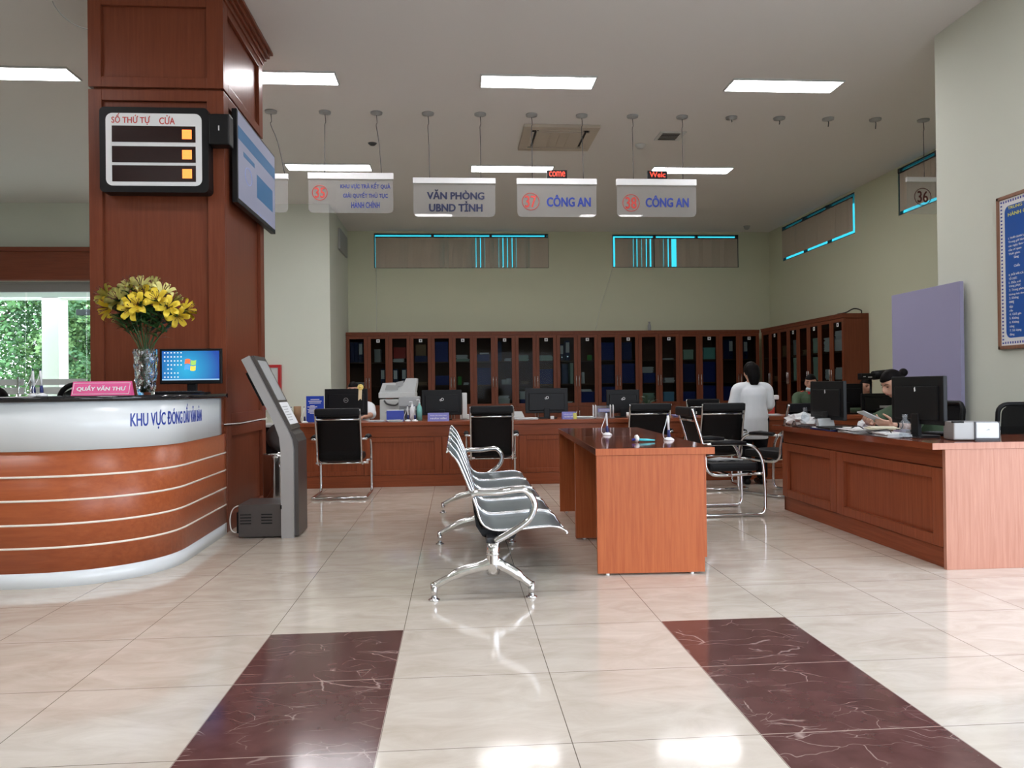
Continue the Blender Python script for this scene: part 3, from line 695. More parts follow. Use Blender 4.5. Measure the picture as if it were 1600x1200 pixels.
def offset_pts(pts, o):
    out = []
    for i, p in enumerate(pts):
        q0, q1 = pts[max(i - 1, 0)], pts[min(i + 1, len(pts) - 1)]
        t = Vector((q1[0] - q0[0], q1[1] - q0[1])).normalized(); n = Vector((t.y, -t.x)); out.append((p[0] + n.x * o, p[1] + n.y * o))
    return out
def swept_wall(bm, pts, o0, o1, z0, z1):
    A, B = offset_pts(pts, o0), offset_pts(pts, o1); rings = []
    for a, b in zip(A, B): rings.append([bm.verts.new((a[0], a[1], z0)), bm.verts.new((a[0], a[1], z1)), bm.verts.new((b[0], b[1], z1)), bm.verts.new((b[0], b[1], z0))])
    for r, q in zip(rings, rings[1:]):
        for k in range(4): f = bm.faces.new((r[k], r[(k + 1) % 4], q[(k + 1) % 4], q[k])); f.smooth = k in (0, 2)
    bm.faces.new(rings[0]); bm.faces.new(rings[-1][::-1])
RP = resample(rc_path(), 90); RPs = resample(rc_path(yend=6.08), 90)
rc = thing('reception_counter', 'curved reception counter with cherry front, white inlay lines, white fascia and black top', 'counter', (0, 0, 0))
bm = new(); swept_wall(bm, RP, -.05, 0, .087, .778); swept_wall(bm, RP, -.05, -.012, .778, 1.059); obj('front_panel', bm, M['wood_counter'], rc)
bm = new(); swept_wall(bm, RP, -.05, .004, 0, .087); obj('plinth', bm, M['white_lam'], rc)
for z in (.227, .359, .496, .632):
    bm = new(); swept_wall(bm, RP, -.01, .0025, z - .006, z + .006); obj('inlay_line', bm, M['line'], rc)
bm = new(); swept_wall(bm, RPs, -.012, .004, .778, 1.059); fas = obj('fascia', bm, M['white_lam'], rc)
bm = new(); swept_wall(bm, RP, -.48, .02, 1.059, 1.091); obj('counter_top', bm, M['black_slab'], rc)
bm = new(); swept_wall(bm, RP, -.50, -.06, .70, .73); obj('inner_shelf', bm, M['wood_y'], rc)
cum = [0]
for p, q in zip(RPs, RPs[1:]): cum.append(cum[-1] + math.dist(p, q))
def rc_at(s, o):
    s = max(0, min(cum[-1] - 1e-4, s)); j = max(i for i in range(len(cum) - 1) if cum[i] <= s); t = (s - cum[j]) / (cum[j + 1] - cum[j])
    a, b = Vector(RPs[j]), Vector(RPs[j + 1]); p = a.lerp(b, t); d = (b - a).normalized(); return p + Vector((d.y, -d.x)) * o
def near_s(px, py): return min(range(len(RPs)), key=lambda i: (RPs[i][0] - px) ** 2 + (RPs[i][1] - py) ** 2)
s0 = cum[near_s(-1.91, 4.78)]; s1 = cum[near_s(-1.775, 5.55)]
txt_w = s1 - s0; smid = (s0 + s1) / 2
def bend(co):
    p = rc_at(smid + co.x, .0045 + co.z); return Vector((p.x, p.y, .955 + co.y))
text('KHU VỰC ĐÓNG DẤU VĂN BẢN', M['blue_ink'], fas, w=txt_w, h=.145, bold=.034, bend=bend)

def counter_pen(name, loc, label, group, s=1.0, rz=0.0, pencol='white'):
    """pen standing in a desk base with a coiled cord"""
    t = thing(name, label, 'pen', loc, rz, group)
    bm = new(); lathe(bm, [(0, 0), (.035 * s, 0), (.036 * s, .006 * s), (.026 * s, .014 * s), (.012 * s, .022 * s), (0, .024 * s)], n=18); obj('base', bm, M['white'], t)
    bm = new(); cyl(bm, (0, 0, .02 * s), .0125 * s, .05 * s, 12, r2=.009 * s, axis=(-.04, 0, 1)); obj('socket', bm, M['navy'], t)
    bm = new(); tube(bm, [(0, 0, .06 * s), (-.006 * s, 0, .16 * s), (-.006 * s, 0, .172 * s)], [.0075 * s, .0075 * s, .004 * s], 10); pb = obj('pen', bm, M['white'], t)
    bm = new(); tube(bm, [(-.006 * s, 0, .165 * s), (-.0065 * s, 0, .178 * s)], [.006 * s, .004 * s], 8); obj('pen_cap', bm, M['navy'], pb)
    bm = new(); tube(bm, smooth_path([(-.02 * s, -.01, .012), (-.042 * s, -.012, .02), (-.045 * s, -.01, .055 * s), (-.022 * s, 0, .11 * s), (-.008 * s, 0, .165 * s)], 5), .0025 * s, 5); obj('cord', bm, M['white'], t)
    return t
pen0 = counter_pen('counter_pen', (-2.53, 4.86, 1.091), 'white and blue counter pen on reception top, nearer the frame edge', 'counter pens on the reception', .92)
dup(pen0, (-2.485, 4.86, 1.091), .3, 'white and blue counter pen on reception top, nearer the pink name card')
# pink desk card
t = thing('desk_name_card', 'pink folded desk card reading QUẦY VĂN THƯ on the reception counter', 'sign', (-2.145, 4.86, 1.091), 0)
bm = new(); prism(bm, [(-.0, 0), (.07, 0), (.036, .086), (.033, .086)], -.172, .172, 'YZ'); obj('card', bm, M['pink'], t)
tilt = math.atan2(.034, .086)
bm = new(); mm = Matrix.Translation((0, .0162, .0425)) @ Matrix.Rotation(-tilt, 4, 'X')
for a, b, c, d in ((-.166, .166, .034, .0365), (-.166, .166, -.0365, -.034), (-.166, -.1635, -.0365, .0365), (.1635, .166, -.0365, .0365)): box(bm, a, b, -.0018, .0, c, d, mat=mm)
obj('border', bm, M['white'], t)
text('QUẦY VĂN THƯ', M['white'], t, w=.285, h=.042, loc=(0, .0150, .045), rot=(PI / 2 - tilt, 0, 0), bold=.055, ext=.001)
# black chairs behind the reception: only the tops show
def round_chair(loc, label, rz):
    t = thing('reception_chair', label, 'chair', loc, rz, 'chairs behind the reception counter')
    bm = new(); tube(bm, smooth_path([(-.20, 0, .70), (-.21, .02, .95), (-.15, .05, 1.13), (0, .07, 1.175), (.15, .05, 1.13), (.21, .02, .95), (.20, 0, .70), (0, -.01, .66)], 5, True), .018, 8, closed=True); obj('back_frame', bm, M['black'], t)
    bm = new(); prism(bm, rrect(.38, .44, .12, 5, (0, .92)), .02, .035, 'XZ'); obj('backrest', bm, M['mesh'], t)
    bm = new(); box(bm, -.23, .23, -.46, -.02, .44, .52, .03); obj('seat', bm, M['black_soft'], t)
    bm = new(); cyl(bm, (0, -.22, .1), .03, .36, 12); obj('column', bm, M['black'], t)
    for k in range(5):
        a = k * 2 * PI / 5; bm = new(); tube(bm, [(0, -.22, .11), (math.cos(a) * .28, -.22 + math.sin(a) * .28, .06), (math.cos(a) * .28, -.22 + math.sin(a) * .28, .0)], [.025, .018, .022], 8); obj('leg', bm, M['black'], t)
round_chair((-2.62, 5.75, 0), 'black round backed chair behind the pink desk card', PI)
# crystal vase and lilies
VX, VY, VZ = -2.07, 5.36, 1.091
def vase():
    bm = new(); n, rows, hgt = 28, 22, .305; rings = []
    for j in range(rows + 1):
        v = j / rows; r = .052 + .022 * v ** .8 + .004 * math.sin(v * PI)
        ring_ = []
        for k in range(n):
            cut = 0
            if .10 < v < .97: cut = .0062 * (abs(((k / n * 7 + v * 3.2) % 1) - .5) * 2 + abs(((k / n * 7 - v * 3.2) % 1) - .5) * 2 - 1)
            ring_.append(bm.verts.new((math.cos(2 * PI * k / n) * (r + cut), math.sin(2 * PI * k / n) * (r + cut), v * hgt)))
        rings.append(ring_)
    inner = []
    for j in range(rows, 2, -2):
        v = j / rows; r = .042 + .022 * v ** .8; inner.append([bm.verts.new((math.cos(2 * PI * k / n) * r, math.sin(2 * PI * k / n) * r, v * hgt)) for k in range(n)])
    allr = rings + inner
    for a, b in zip(allr, allr[1:]):
        for k in range(n): bm.faces.new((a[k], a[(k + 1) % n], b[(k + 1) % n], b[k]))
    bm.faces.new(rings[0][::-1]); bm.faces.new(inner[-1])
    o = obj('flower_vase', bm, M['crystal']); o.location = (VX, VY, VZ); tag(o, 'diamond cut crystal vase holding yellow lilies on the black counter top', 'vase')
vase()
def petal_mesh(bm, rz, pale):
    L_, W_ = .098, .0185; rows = []
    for i in range(8):
        t = i / 7; w = W_ * math.sin(PI * min(1, .12 + t * .88)) ** .8 * (1 if i < 7 else .1)
        rr = .006 + L_ * (t - .28 * t * t * t); z = .052 * math.sin(t * PI * .62) - .022 * t ** 4 - .0
        row = []
        for s in (-1, 0, 1):
            p = Vector((rr, s * w, z + (.006 if s else 0) * math.sin(PI * t))); row.append(bm.verts.new(Matrix.Rotation(rz, 3, 'Z') @ p))
        rows.append(row)
    for a, b in zip(rows, rows[1:]):
        for k in range(2): f = bm.faces.new((a[k], a[k + 1], b[k + 1], b[k])); f.smooth = True
LILY = []
def lily_parts(mat, openness):
    bm = new()
    for k in range(6): petal_mesh(bm, k * PI / 3 + (.05 if k % 2 else 0), False)
    for v in bm.verts:
        r = math.hypot(v.co.x, v.co.y); v.co.x *= openness; v.co.y *= openness; v.co.z += (1 - openness) * r * 1.1
    bs = bmesh.ops.solidify(bm, geom=bm.faces[:], thickness=.0012)
    me = bpy.data.meshes.new('lily_blossom'); bm.to_mesh(me); bm.free(); me.materials.append(mat); return me
me_open, me_pale, me_half = lily_parts(M['petal'], 1.0), lily_parts(M['petal_pale'], 1.0), lily_parts(M['petal_pale'], .55)
bm = new()
for k in range(6):
    a = k * PI / 3 + .3; tube(bm, [(0, 0, .005), (math.cos(a) * .012, math.sin(a) * .012, .05), (math.cos(a) * .024, math.sin(a) * .024, .075)], .0016, 4); ellipsoid(bm, (math.cos(a) * .025, math.sin(a) * .025, .077), (.003, .003, .007), 6, 4)
me_st = bpy.data.meshes.new('stamens'); bm.to_mesh(me_st); bm.free(); me_st.materials.append(M['stamen'])
lil = [((216, 476), 5.22, 'o', (.05, -.9, .25)), ((184, 468), 5.24, 'p', (-.2, -.9, .35)), ((170, 482), 5.30, 'o', (-.5, -.6, -.1)), ((206, 482), 5.24, 'o', (-.1, -.9, -.1)), ((245, 468), 5.24, 'o', (.1, -.9, .35)),
       ((262, 480), 5.28, 'o', (.35, -.8, .2)), ((277, 494), 5.30, 'o', (.4, -.7, -.3)), ((290, 484), 5.38, 'o', (.9, -.3, .15)), ((203, 446), 5.34, 'p', (-.2, -.5, .8)), ((219, 446), 5.30, 'p', (.1, -.6, .8)),
       ((231, 452), 5.40, 'p', (.2, -.4, .9)), ((255, 456), 5.38, 'p', (.4, -.4, .7)), ((166, 462), 5.42, 'p', (-.8, -.1, .5)), ((272, 470), 5.42, 'h', (.6, -.1, .5)), ((186, 492), 5.40, 'h', (-.5, -.4, -.3)), ((240, 446), 5.46, 'h', (.1, .2, 1)), ((194, 458), 5.48, 'p', (-.4, .3, .8)), ((225, 462), 5.30, 'o', (0, -.7, .5))]
for i, ((px, py), Y, kind, d) in enumerate(lil):
    p = P5(px, py, Y); d = Vector(d).normalized()
    where_l = ['front centre', 'front, lower side towards the entrance', 'drooping at the edge towards the entrance', 'front, just under the centre bloom', 'front, upper side towards the monitor', 'front, beside the monitor side edge', 'drooping above the monitor', 'outermost one above the monitor', 'pale, top of the bunch towards the entrance', 'pale, very top', 'pale, top behind the centre', 'pale, upper side towards the monitor', 'pale, outermost towards the entrance', 'half open bud on the monitor side', 'half open bud low on the entrance side', 'half open bud at the top back', 'pale, at the back of the bunch', 'just above the centre bloom'][i]
    t = thing('lily', 'yellow lily stem in crystal vase, ' + where_l, 'flower', (VX, VY, VZ + .02), 0, 'yellow lilies in the crystal vase')
    q = p - Vector((VX, VY, VZ + .02)); a = rnd.uniform(0, 6.28); b0 = Vector((math.cos(a) * .02, math.sin(a) * .02, .0))
    nk = Vector((q.x * .12 + math.cos(a) * .015, q.y * .12 + math.sin(a) * .015, .27))
    path = smooth_path([b0, nk, nk.lerp(q, .55) + Vector((0, 0, .03)), q - d * .05 - Vector((0, 0, .012)), q - d * .005], 4)
    bm = new(); tube(bm, path, .0033, 6); obj('stem', bm, M['leaf'], t)
    bo = bpy.data.objects.new('blossom', {'o': me_open, 'p': me_pale, 'h': me_half}[kind]); C.objects.link(bo); bo.parent = t
    rot = d.to_track_quat('Z', 'Y').to_matrix().to_4x4() @ Matrix.Rotation(rnd.uniform(0, 1), 4, 'Z')
    bo.matrix_local = Matrix.Translation(q - d * .018) @ rot @ Matrix.Scale(rnd.uniform(1.0, 1.18) * (.8 if kind == 'h' else 1), 4)
    so = bpy.data.objects.new('stamens', me_st); C.objects.link(so); so.parent = bo
    bm = new()
    for k in range(60):
        tt = rnd.uniform(.42, .90); pt = path[int(tt * (len(path) - 1))]; aa = rnd.uniform(0, 6.28); ln = rnd.uniform(.07, .12) * (1.2 - .5 * tt)
        dd = Vector((math.cos(aa), math.sin(aa), rnd.uniform(-.1, .7))).normalized(); sd = dd.cross(Vector((0, 0, 1))).normalized() * .0105
        m_ = pt + dd * ln * .5 + Vector((0, 0, .006)); e_ = pt + dd * ln - Vector((0, 0, .010))
        v = [bm.verts.new(x) for x in (pt, m_ + sd, e_, m_ - sd)]; bm.faces.new(v)
    obj('leaves', bm, M['leaf'], t, fix=False)

# ------------------------------------------------------------------ computer monitors
def monitor(loc, rz, w, h, zb, label, logo=None, screen=None, mat='black', lean=0.0, gap_side=False):
    """screen faces local -Y; zb = height of the screen's lower edge above loc"""
    t = thing('computer_monitor', label, 'monitor', loc, rz)
    mt = Matrix.Translation((0, 0, zb + h / 2)) @ Matrix.Rotation(lean, 4, 'X')
    bm = new(); box(bm, -w / 2, w / 2, -.018, .012, -h / 2, h / 2, .006, mat=mt); hs = obj('housing', bm, M[mat], t)
    bm = new(); box(bm, -w * .42, w * .42, .012, .022, -h * .40, h * .30, .008, mat=mt); obj('rear_bulge', bm, M[mat], t)
    bm = new(); box(bm, -w / 2 + .017, w / 2 - .017, -.0195, -.0175, -h / 2 + .028, h / 2 - .017, mat=mt); sc = obj('screen', bm, M[screen] if screen else M['black_gloss'], t)
    bm = new(); box(bm, -.035, .035, .0, .03, .01, zb + h * .22, .006); obj('neck', bm, M[mat], t)
    bm = new(); prism(bm, rrect(.24, .18, .04, 4, (0, .0)), 0, .014, 'XY'); obj('base', bm, M[mat], t)
    if logo == 'ring':
        bm = new(); tube(bm, [mt @ Vector((.026 * math.cos(a), .0235, .02 + .026 * math.sin(a))) for a in [k * 2 * PI / 24 for k in range(24)]], .0022, 5, closed=True); lg = obj('logo', bm, M['grey'], t)
        text('DELL', M['grey'], lg, w=.034, h=.011, loc=(0, .0225, zb + h / 2 + .02), rot=(PI / 2, 0, PI), bold=.03)
    elif logo == 'loops':
        bm = new()
        for cx, cz, r in ((-.008, .006, .014), (.012, -.003, .009)): tube(bm, [mt @ Vector((cx + r * math.cos(a), .0235, .03 + cz + r * math.sin(a))) for a in [k * 2 * PI / 18 for k in range(18)]], .0032, 5, closed=True)
        obj('logo', bm, M['white'], t)
    elif logo == 'mark':
        bm = new(); prism(bm, [(-.007, .062), (.003, .056), (.007, .080), (-.002, .088)], .022, .0245, 'XZ')
        for v in bm.verts: v.co = mt @ v.co
        obj('logo', bm, M['white'], t)
    return t
# desktop monitor on the reception (its picture faces us)
mo = monitor((-1.96, 5.93, 1.091), 0.02, .445, .262, .075, 'black monitor showing a blue desktop with a four colour flag on the black counter top', None, 'wallpaper')
scr = [c for c in mo.children if c.name.startswith('screen')][0]
bm = new(); zc = .075 + .131
for i in range(6):
    for j in range(7):
        if (j >= 3 and i in (0,) and j < 4) or (j == 4 and i not in (1, 2)) or (j > 4 and i > 4): continue
        box(bm, -.190 + i * .0235, -.181 + i * .0235, -.0205, -.0195, zc + .096 - j * .030, zc + .105 - j * .030)
obj('desktop_icons', bm, M['s_white'], scr)
bm = new(); box(bm, -.205, .205, -.0205, -.0195, zc - .103, zc - .094); obj('taskbar', bm, M['s_bar'], scr)
fl = obj('desktop_flag', new(), M['s_red'], scr)
def quad(cx, cz, sgn):
    pts = []
    for k in range(6): u = k / 5; pts.append((cx - .019 + .038 * u, cz + .0175 + .005 * math.sin(u * PI) * sgn))
    for k in range(6): u = 1 - k / 5; pts.append((cx - .022 + .038 * u, cz - .0175 + .005 * math.sin(u * PI) * sgn))
    return pts
for cx, cz, mt_ in ((-.021, .021, 's_red'), (.021, .021, 's_green'), (-.024, -.021, 's_blue'), (.018, -.021, 's_yellow')):
    bm = new(); prism(bm, quad(cx - .0, zc + .012 + cz - (.004 if cx > 0 else 0), 1 if cx < 0 else -1), -.0208, -.0198, 'XZ'); obj('flag_pane', bm, M[mt_], scr)
bpy.data.objects.remove(fl)
t = thing('keyboard', 'flat black keyboard in front of the blue desktop monitor', 'keyboard', (-2.02, 5.72, 1.091), 0.05)
bm = new(); box(bm, -.2, .2, -.06, .06, 0, .018, .004); obj('body', bm, M['black'], t)
bm = new()
for i in range(14):
    for j in range(4): box(bm, -.188 + i * .027, -.166 + i * .027, -.05 + j * .026, -.03 + j * .026, .018, .023)
obj('keys', bm, M['darkgrey'], t)

# ------------------------------------------------------------------ back service counter
CYF = 8.90; CTZ = .737
def panelled_run(name, label, x0, x1, yf, depth, ztop, npan, ends=True):
    t = thing(name, label, 'counter', (0, 0, 0))
    bm = new(); box(bm, x0, x1, yf + .02, yf + .045, .0, ztop - .04); 
    obj('front_board', bm, M['wood'], t)
    bm = new(); box(bm, x0 - .02, x1 + .02, yf - .03, yf + depth, ztop - .042, ztop, .004); obj('counter_top', bm, M['wood_x'], t)
    bm = new(); box(bm, x0, x1, yf, yf + .03, 0, .13, .003); obj('plinth_board', bm, M['wood_x'], t)
    bm = new(); box(bm, x0, x1, yf + .003, yf + .03, ztop - .17, ztop - .045, .003); obj('upper_rail', bm, M['wood_x'], t)
    w = (x1 - x0) / npan
    for k in range(npan):
        a, b = x0 + k * w, x0 + (k + 1) * w; bm = new(); s = .085; z0, z1 = .135, ztop - .175
        for c in ((a + .003, a + s, z0, z1), (b - s, b - .003, z0, z1), (a + s, b - s, z0, z0 + .05), (a + s, b - s, z1 - .05, z1)): box(bm, c[0], c[1], yf + .005, yf + .03, c[2], c[3], .004)
        obj('panel_frame', bm, M['wood'], t)
    for x in (x0, x1 - .03):
        bm = new(); box(bm, x, x + .03, yf + .045, yf + depth - .02, 0, ztop - .042); obj('end_panel', bm, M['wood_y'], t)
    return t
panelled_run('service_counter', 'long cherry service counter with panelled front below hanging signs 35 to 38', -1.93, 6.0, CYF, .72, CTZ, 9)
t = thing('black_side_cabinet', 'low black cabinet with silver top edge half hidden behind the information kiosk', 'cabinet', (-2.36, 9.2, 0))
bm = new(); box(bm, -.36, .36, -.3, .35, 0, .70, .005); obj('body', bm, M['black_gloss'], t)
bm = new(); box(bm, -.37, .37, -.31, .36, .70, .725, .003); obj('top', bm, M['grey'], t)
bm = new(); box(bm, -.004, .004, -.304, -.298, .05, .66); obj('door_gap', bm, M['black'], t)

# ------------------------------------------------------------------ bookcases
BW, BH, BD = .84, 2.25, .42
def bookcase(label):
    t = thing('bookcase', label, 'bookcase', (0, 0, 0), 0, 'glass fronted bookcases along the back and side walls')
    bm = new()
    box(bm, -BW / 2, -BW / 2 + .02, .02, BD, 0, BH - .07); box(bm, BW / 2 - .02, BW / 2, .02, BD, 0, BH - .07); box(bm, -BW / 2, BW / 2, .0, BD, 0, .08); box(bm, -BW / 2, BW / 2, .02, BD, BH - .09, BH - .07)
    obj('carcass', bm, M['wood_dark'], t)
    bm = new(); box(bm, -BW / 2 + .02, BW / 2 - .02, BD - .02, BD - .005, .08, BH - .09); obj('back_panel', bm, M['wood_in'], t)
    bm = new(); box(bm, -BW / 2, BW / 2, -.012, BD, BH - .07, BH - .015); box(bm, -BW / 2, BW / 2, -.025, BD, BH - .022, BH, .004); obj('cornice', bm, M['wood_dark'], t)
    for z in (.775, 1.185, 1.655):
        bm = new(); box(bm, -BW / 2 + .02, BW / 2 - .02, .035, BD - .02, z - .018, z); obj('shelf', bm, M['wood_in'], t)
    for s in (-1, 1):
        a, b = (-BW / 2 + .003, -.002) if s < 0 else (.002, BW / 2 - .003)
        z0, z1 = .725, BH - .075; st = .066
        bm = new()
        for c in ((a, a + st, z0, z1), (b - st, b, z0, z1), (a + st, b - st, z0, z0 + .075), (a + st, b - st, z1 - .055, z1)): box(bm, c[0], c[1], 0, .02, c[2], c[3], .003)
        d = obj('glass_door', bm, M['wood_dark'], t)
        bm = new(); box(bm, a + st - .005, b - st + .005, .008, .012, z0 + .07, z1 - .05); obj('pane', bm, M['cab_glass'], d)
        hx = b - .028 if s < 0 else a + .028
        bm = new(); tube(bm, [(hx, .0, 1.13), (hx, -.022, 1.135), (hx, -.024, 1.34), (hx, 0, 1.345)], .0075, 6); obj('handle', bm, M['steel'], d)
        if s > 0:
            bm = new(); box(bm, (a + b) / 2 - .033, (a + b) / 2 + .033, .0045, .0075, z1 - .128, z1 - .066); box(bm, (a + b) / 2 - .014, (a + b) / 2 + .014, .004, .0046, z1 - .112, z1 - .082, mi=1); obj('number_plate', bm, [M['paper'], M['darkgrey']], d)
        bm = new(); box(bm, a, b, 0, .02, .085, z0 - .005, .003)
        for c in ((a + .05, b - .05, .13, .14), (a + .05, b - .05, .66, .67)): box(bm, c[0], c[1], -.004, .0, c[2], c[3])
        d = obj('lower_door', bm, M['wood_dark'], t)
        bm = new(); tube(bm, [(hx, .0, .50), (hx, -.022, .505), (hx, -.024, .64), (hx, 0, .645)], .0075, 6); obj('handle', bm, M['steel'], d)
    return t
ordn = ['first', 'second', 'third', 'fourth', 'fifth', 'sixth', 'seventh', 'eighth', 'ninth', 'tenth', 'eleventh', 'twelfth', 'thirteenth', 'fourteenth', 'fifteenth', 'sixteenth', 'seventeenth', 'eighteenth', 'nineteenth', 'twentieth']
BX0, BYF, SXF, SY1 = -2.165, 15.57, 6.225, 15.42
bc0 = None
for i in range(10):
    lb = '%s double door cherry bookcase from the cream wall end of the back row' % ordn[i]
    if bc0 is None: bc0 = bookcase(lb); bc0.location = (BX0 + BW / 2, BYF, 0)
    else: dup(bc0, (BX0 + BW * (i + .5), BYF, 0), 0, lb)
for i in range(4): dup(bc0, (SXF, SY1 - BW * (i + .5), 0), -PI / 2, '%s double door cherry bookcase from the room corner, along the side wall' % ordn[i])
# contents
def file_binder(p, rz, w, h, label, lab=True):
    t = thing('ring_binder', label, 'binder', p, rz, 'files in the bookcases')
    bm = new(); box(bm, -w / 2, w / 2, -.0, .26, 0, h, .004); obj('cover', bm, M['binder'], t)
    if lab:
        bm = new(); box(bm, -w * .42, w * .42, -.003, .0, h * .40, h * .92); obj('spine_label', bm, M['paper'], t)
        bm = new(); cyl(bm, (0, -.002, h * .2), w * .18, .004, 12, axis=(0, -1, 0)); obj('finger_ring', bm, M['steel'], t)
def card_box(p, rz, w, h, mat, label, d=.28):
    t = thing('storage_box', label, 'box', p, rz, 'files in the bookcases')
    bm = new(); box(bm, -w / 2, w / 2, 0, d, 0, h * .8, .003); obj('body', bm, M[mat], t)
    bm = new(); box(bm, -w / 2 - .004, w / 2 + .004, -.004, d + .004, h * .8, h, .003); obj('lid', bm, M[mat], t)
def paper_pile(p, rz, w, h, mat, label):
    r3 = random.Random(label); bm = new(); n = max(3, int(h / .012)); z = 0
    for k in range(n):
        dz = h / n; a = r3.uniform(-.015, .015); box(bm, -w / 2 + a, w / 2 + a, r3.uniform(0, .02), .22 + r3.uniform(0, .03), z, z + dz * .86); z += dz
    o = obj('paper_pile', bm, M[mat]); o.location = p; o.rotation_euler = (0, 0, rz); tag(o, label, 'papers', 'files in the bookcases')
def cup(p, rz, r, h, mat, label):
    bm = new(); lathe(bm, [(0, 0), (r, 0), (r, h * .92), (r * .8, h), (0, h)], n=16); o = obj('small_tub', bm, M[mat]); o.location = p; tag(o, label, 'tub', 'files in the bookcases')
TZ = {'T': 1.655, 'M': 1.185, 'B': .775}; TN = {'T': 'top shelf', 'M': 'middle shelf', 'B': 'bottom shelf'}
items = [(1, 'T', 'bin', -.10, .07, .40, 0), (1, 'T', 'bin', -.02, .07, .40, 0), (1, 'T', 'bin', .07, .075, .40, 1), (1, 'M', 'pap', 0, .24, .08, 'paper'), (2, 'T', 'box', -.02, .12, .26, 'grey'), (2, 'M', 'bin', .08, .08, .34, 1),
  (3, 'T', 'pap', -.03, .2, .07, 'paper'), (3, 'T2', 'box', 0, .24, .22, 'redcloth'), (3, 'M', 'bin', -.09, .085, .33, 1), (3, 'M', 'bin', .08, .085, .34, 1), (4, 'T', 'box', 0, .24, .12, 'navy'), (4, 'T2', 'box', .0, .20, .22, 'brown'), (4, 'M', 'pap', .03, .16, .07, 'brown'),
  (5, 'T', 'box', -.01, .26, .40, 'bluebox'), (5, 'M', 'box', 0, .26, .19, 'bluebox'), (6, 'T', 'pap', .0, .27, .05, 'palegreen'), (6, 'T2', 'pap', -.02, .22, .08, 'paper'), (6, 'M', 'tub', -.07, .04, .17, 'green'), (6, 'M', 'pap', .06, .1, .05, 'paper'),
  (7, 'T', 'box', -.01, .24, .14, 'bluebox'), (7, 'T2', 'pap', .02, .18, .03, 'paper'), (7, 'M', 'box', -.0, .27, .34, 'bluebox'), (8, 'T', 'bin', -.10, .08, .40, 0), (8, 'T', 'pap', .07, .12, .06, 'paper'), (8, 'M', 'tub', -.02, .045, .10, 'paper'), (8, 'M', 'tub', .08, .055, .12, 'paper'), (8, 'B', 'box', -.02, .22, .12, 'lightgrey'), (8, 'B2', 'pap', -.02, .2, .06, 'paper'),
  (9, 'T', 'pap', -.04, .2, .12, 'palegreen'), (9, 'M', 'pap', -.02, .14, .06, 'brown'), (9, 'B', 'box', 0, .24, .10, 'bluebox'), (9, 'B2', 'pap', -.03, .18, .16, 'paper'), (10, 'T', 'pap', 0, .26, .11, 'palegreen'), (10, 'M', 'box', .0, .27, .30, 'bluebox'),
  (11, 'T', 'bin', -.10, .07, .33, 1), (11, 'T', 'bin', .02, .085, .40, 1), (11, 'M', 'bin', -.04, .12, .40, 0), (11, 'M', 'box', .10, .055, .42, 'palegreen'), (11, 'B', 'pap', -.02, .26, .05, 'paper'), (12, 'T', 'tub', .06, .05, .11, 'green'), (12, 'M', 'tub', -.08, .035, .23, 'paper'), (12, 'B', 'box', 0, .27, .24, 'bluebox'), (12, 'B2', 'pap', -.02, .2, .05, 'paper'),
  (13, 'T', 'box', 0, .26, .36, 'bluebox'), (13, 'M', 'box', 0, .27, .38, 'navy'), (13, 'B', 'box', 0, .27, .34, 'bluebox'), (14, 'T', 'box', -.02, .20, .36, 'navy'), (14, 'M', 'box', 0, .27, .40, 'bluebox'), (15, 'M', 'box', .02, .24, .20, 'bluebox'), (15, 'M2', 'pap', -.01, .22, .12, 'paper'), (15, 'B', 'pap', 0, .24, .2, 'palegreen'),
  (16, 'T', 'pap', .0, .2, .03, 'paper'), (16, 'M', 'pap', .02, .2, .10, 'paper'), (16, 'B', 'box', .0, .22, .22, 'lightblue'), (17, 'T', 'box', .0, .20, .20, 'palegreen'), (17, 'M', 'box', 0, .27, .38, 'navy'), (17, 'B', 'box', 0, .27, .22, 'bluebox'), (18, 'T', 'box', .02, .24, .24, 'teal_pale'), (18, 'M', 'box', 0, .28, .42, 'bluebox'), (18, 'B', 'box', 0, .28, .34, 'bluebox'),
  (19, 'T', 'bin', -.05, .10, .40, 0), (19, 'T', 'bin', .05, .085, .40, 1), (19, 'B', 'box', 0, .27, .32, 'bluebox'), (20, 'T', 'bin', -.06, .085, .38, 1),
  (22, 'M', 'pap', 0, .2, .1, 'brown'), (24, 'M', 'box', .03, .16, .42, 'palegreen'), (24, 'T', 'box', .02, .14, .28, 'grey'), (26, 'M', 'box', .0, .18, .40, 'palegreen'), (26, 'T', 'box', .0, .18, .26, 'palegreen'), (25, 'T', 'pap', 0, .2, .08, 'brown'), (27, 'T', 'pap', 0, .22, .24, 'paper'), (27, 'M', 'pap', .02, .22, .18, 'paper'), (28, 'T', 'pap', -.02, .26, .33, 'paper'), (28, 'M', 'pap', -.05, .2, .2, 'paper'), (23, 'T', 'box', 0, .22, .2, 'brown')]
cname = dict(grey='grey', redcloth='red', navy='navy', brown='brown', bluebox='blue', paper='white', palegreen='pale green', green='green', lightgrey='light grey', lightblue='light blue', teal_pale='teal and white')
stackh = {}; seen_bin = {}
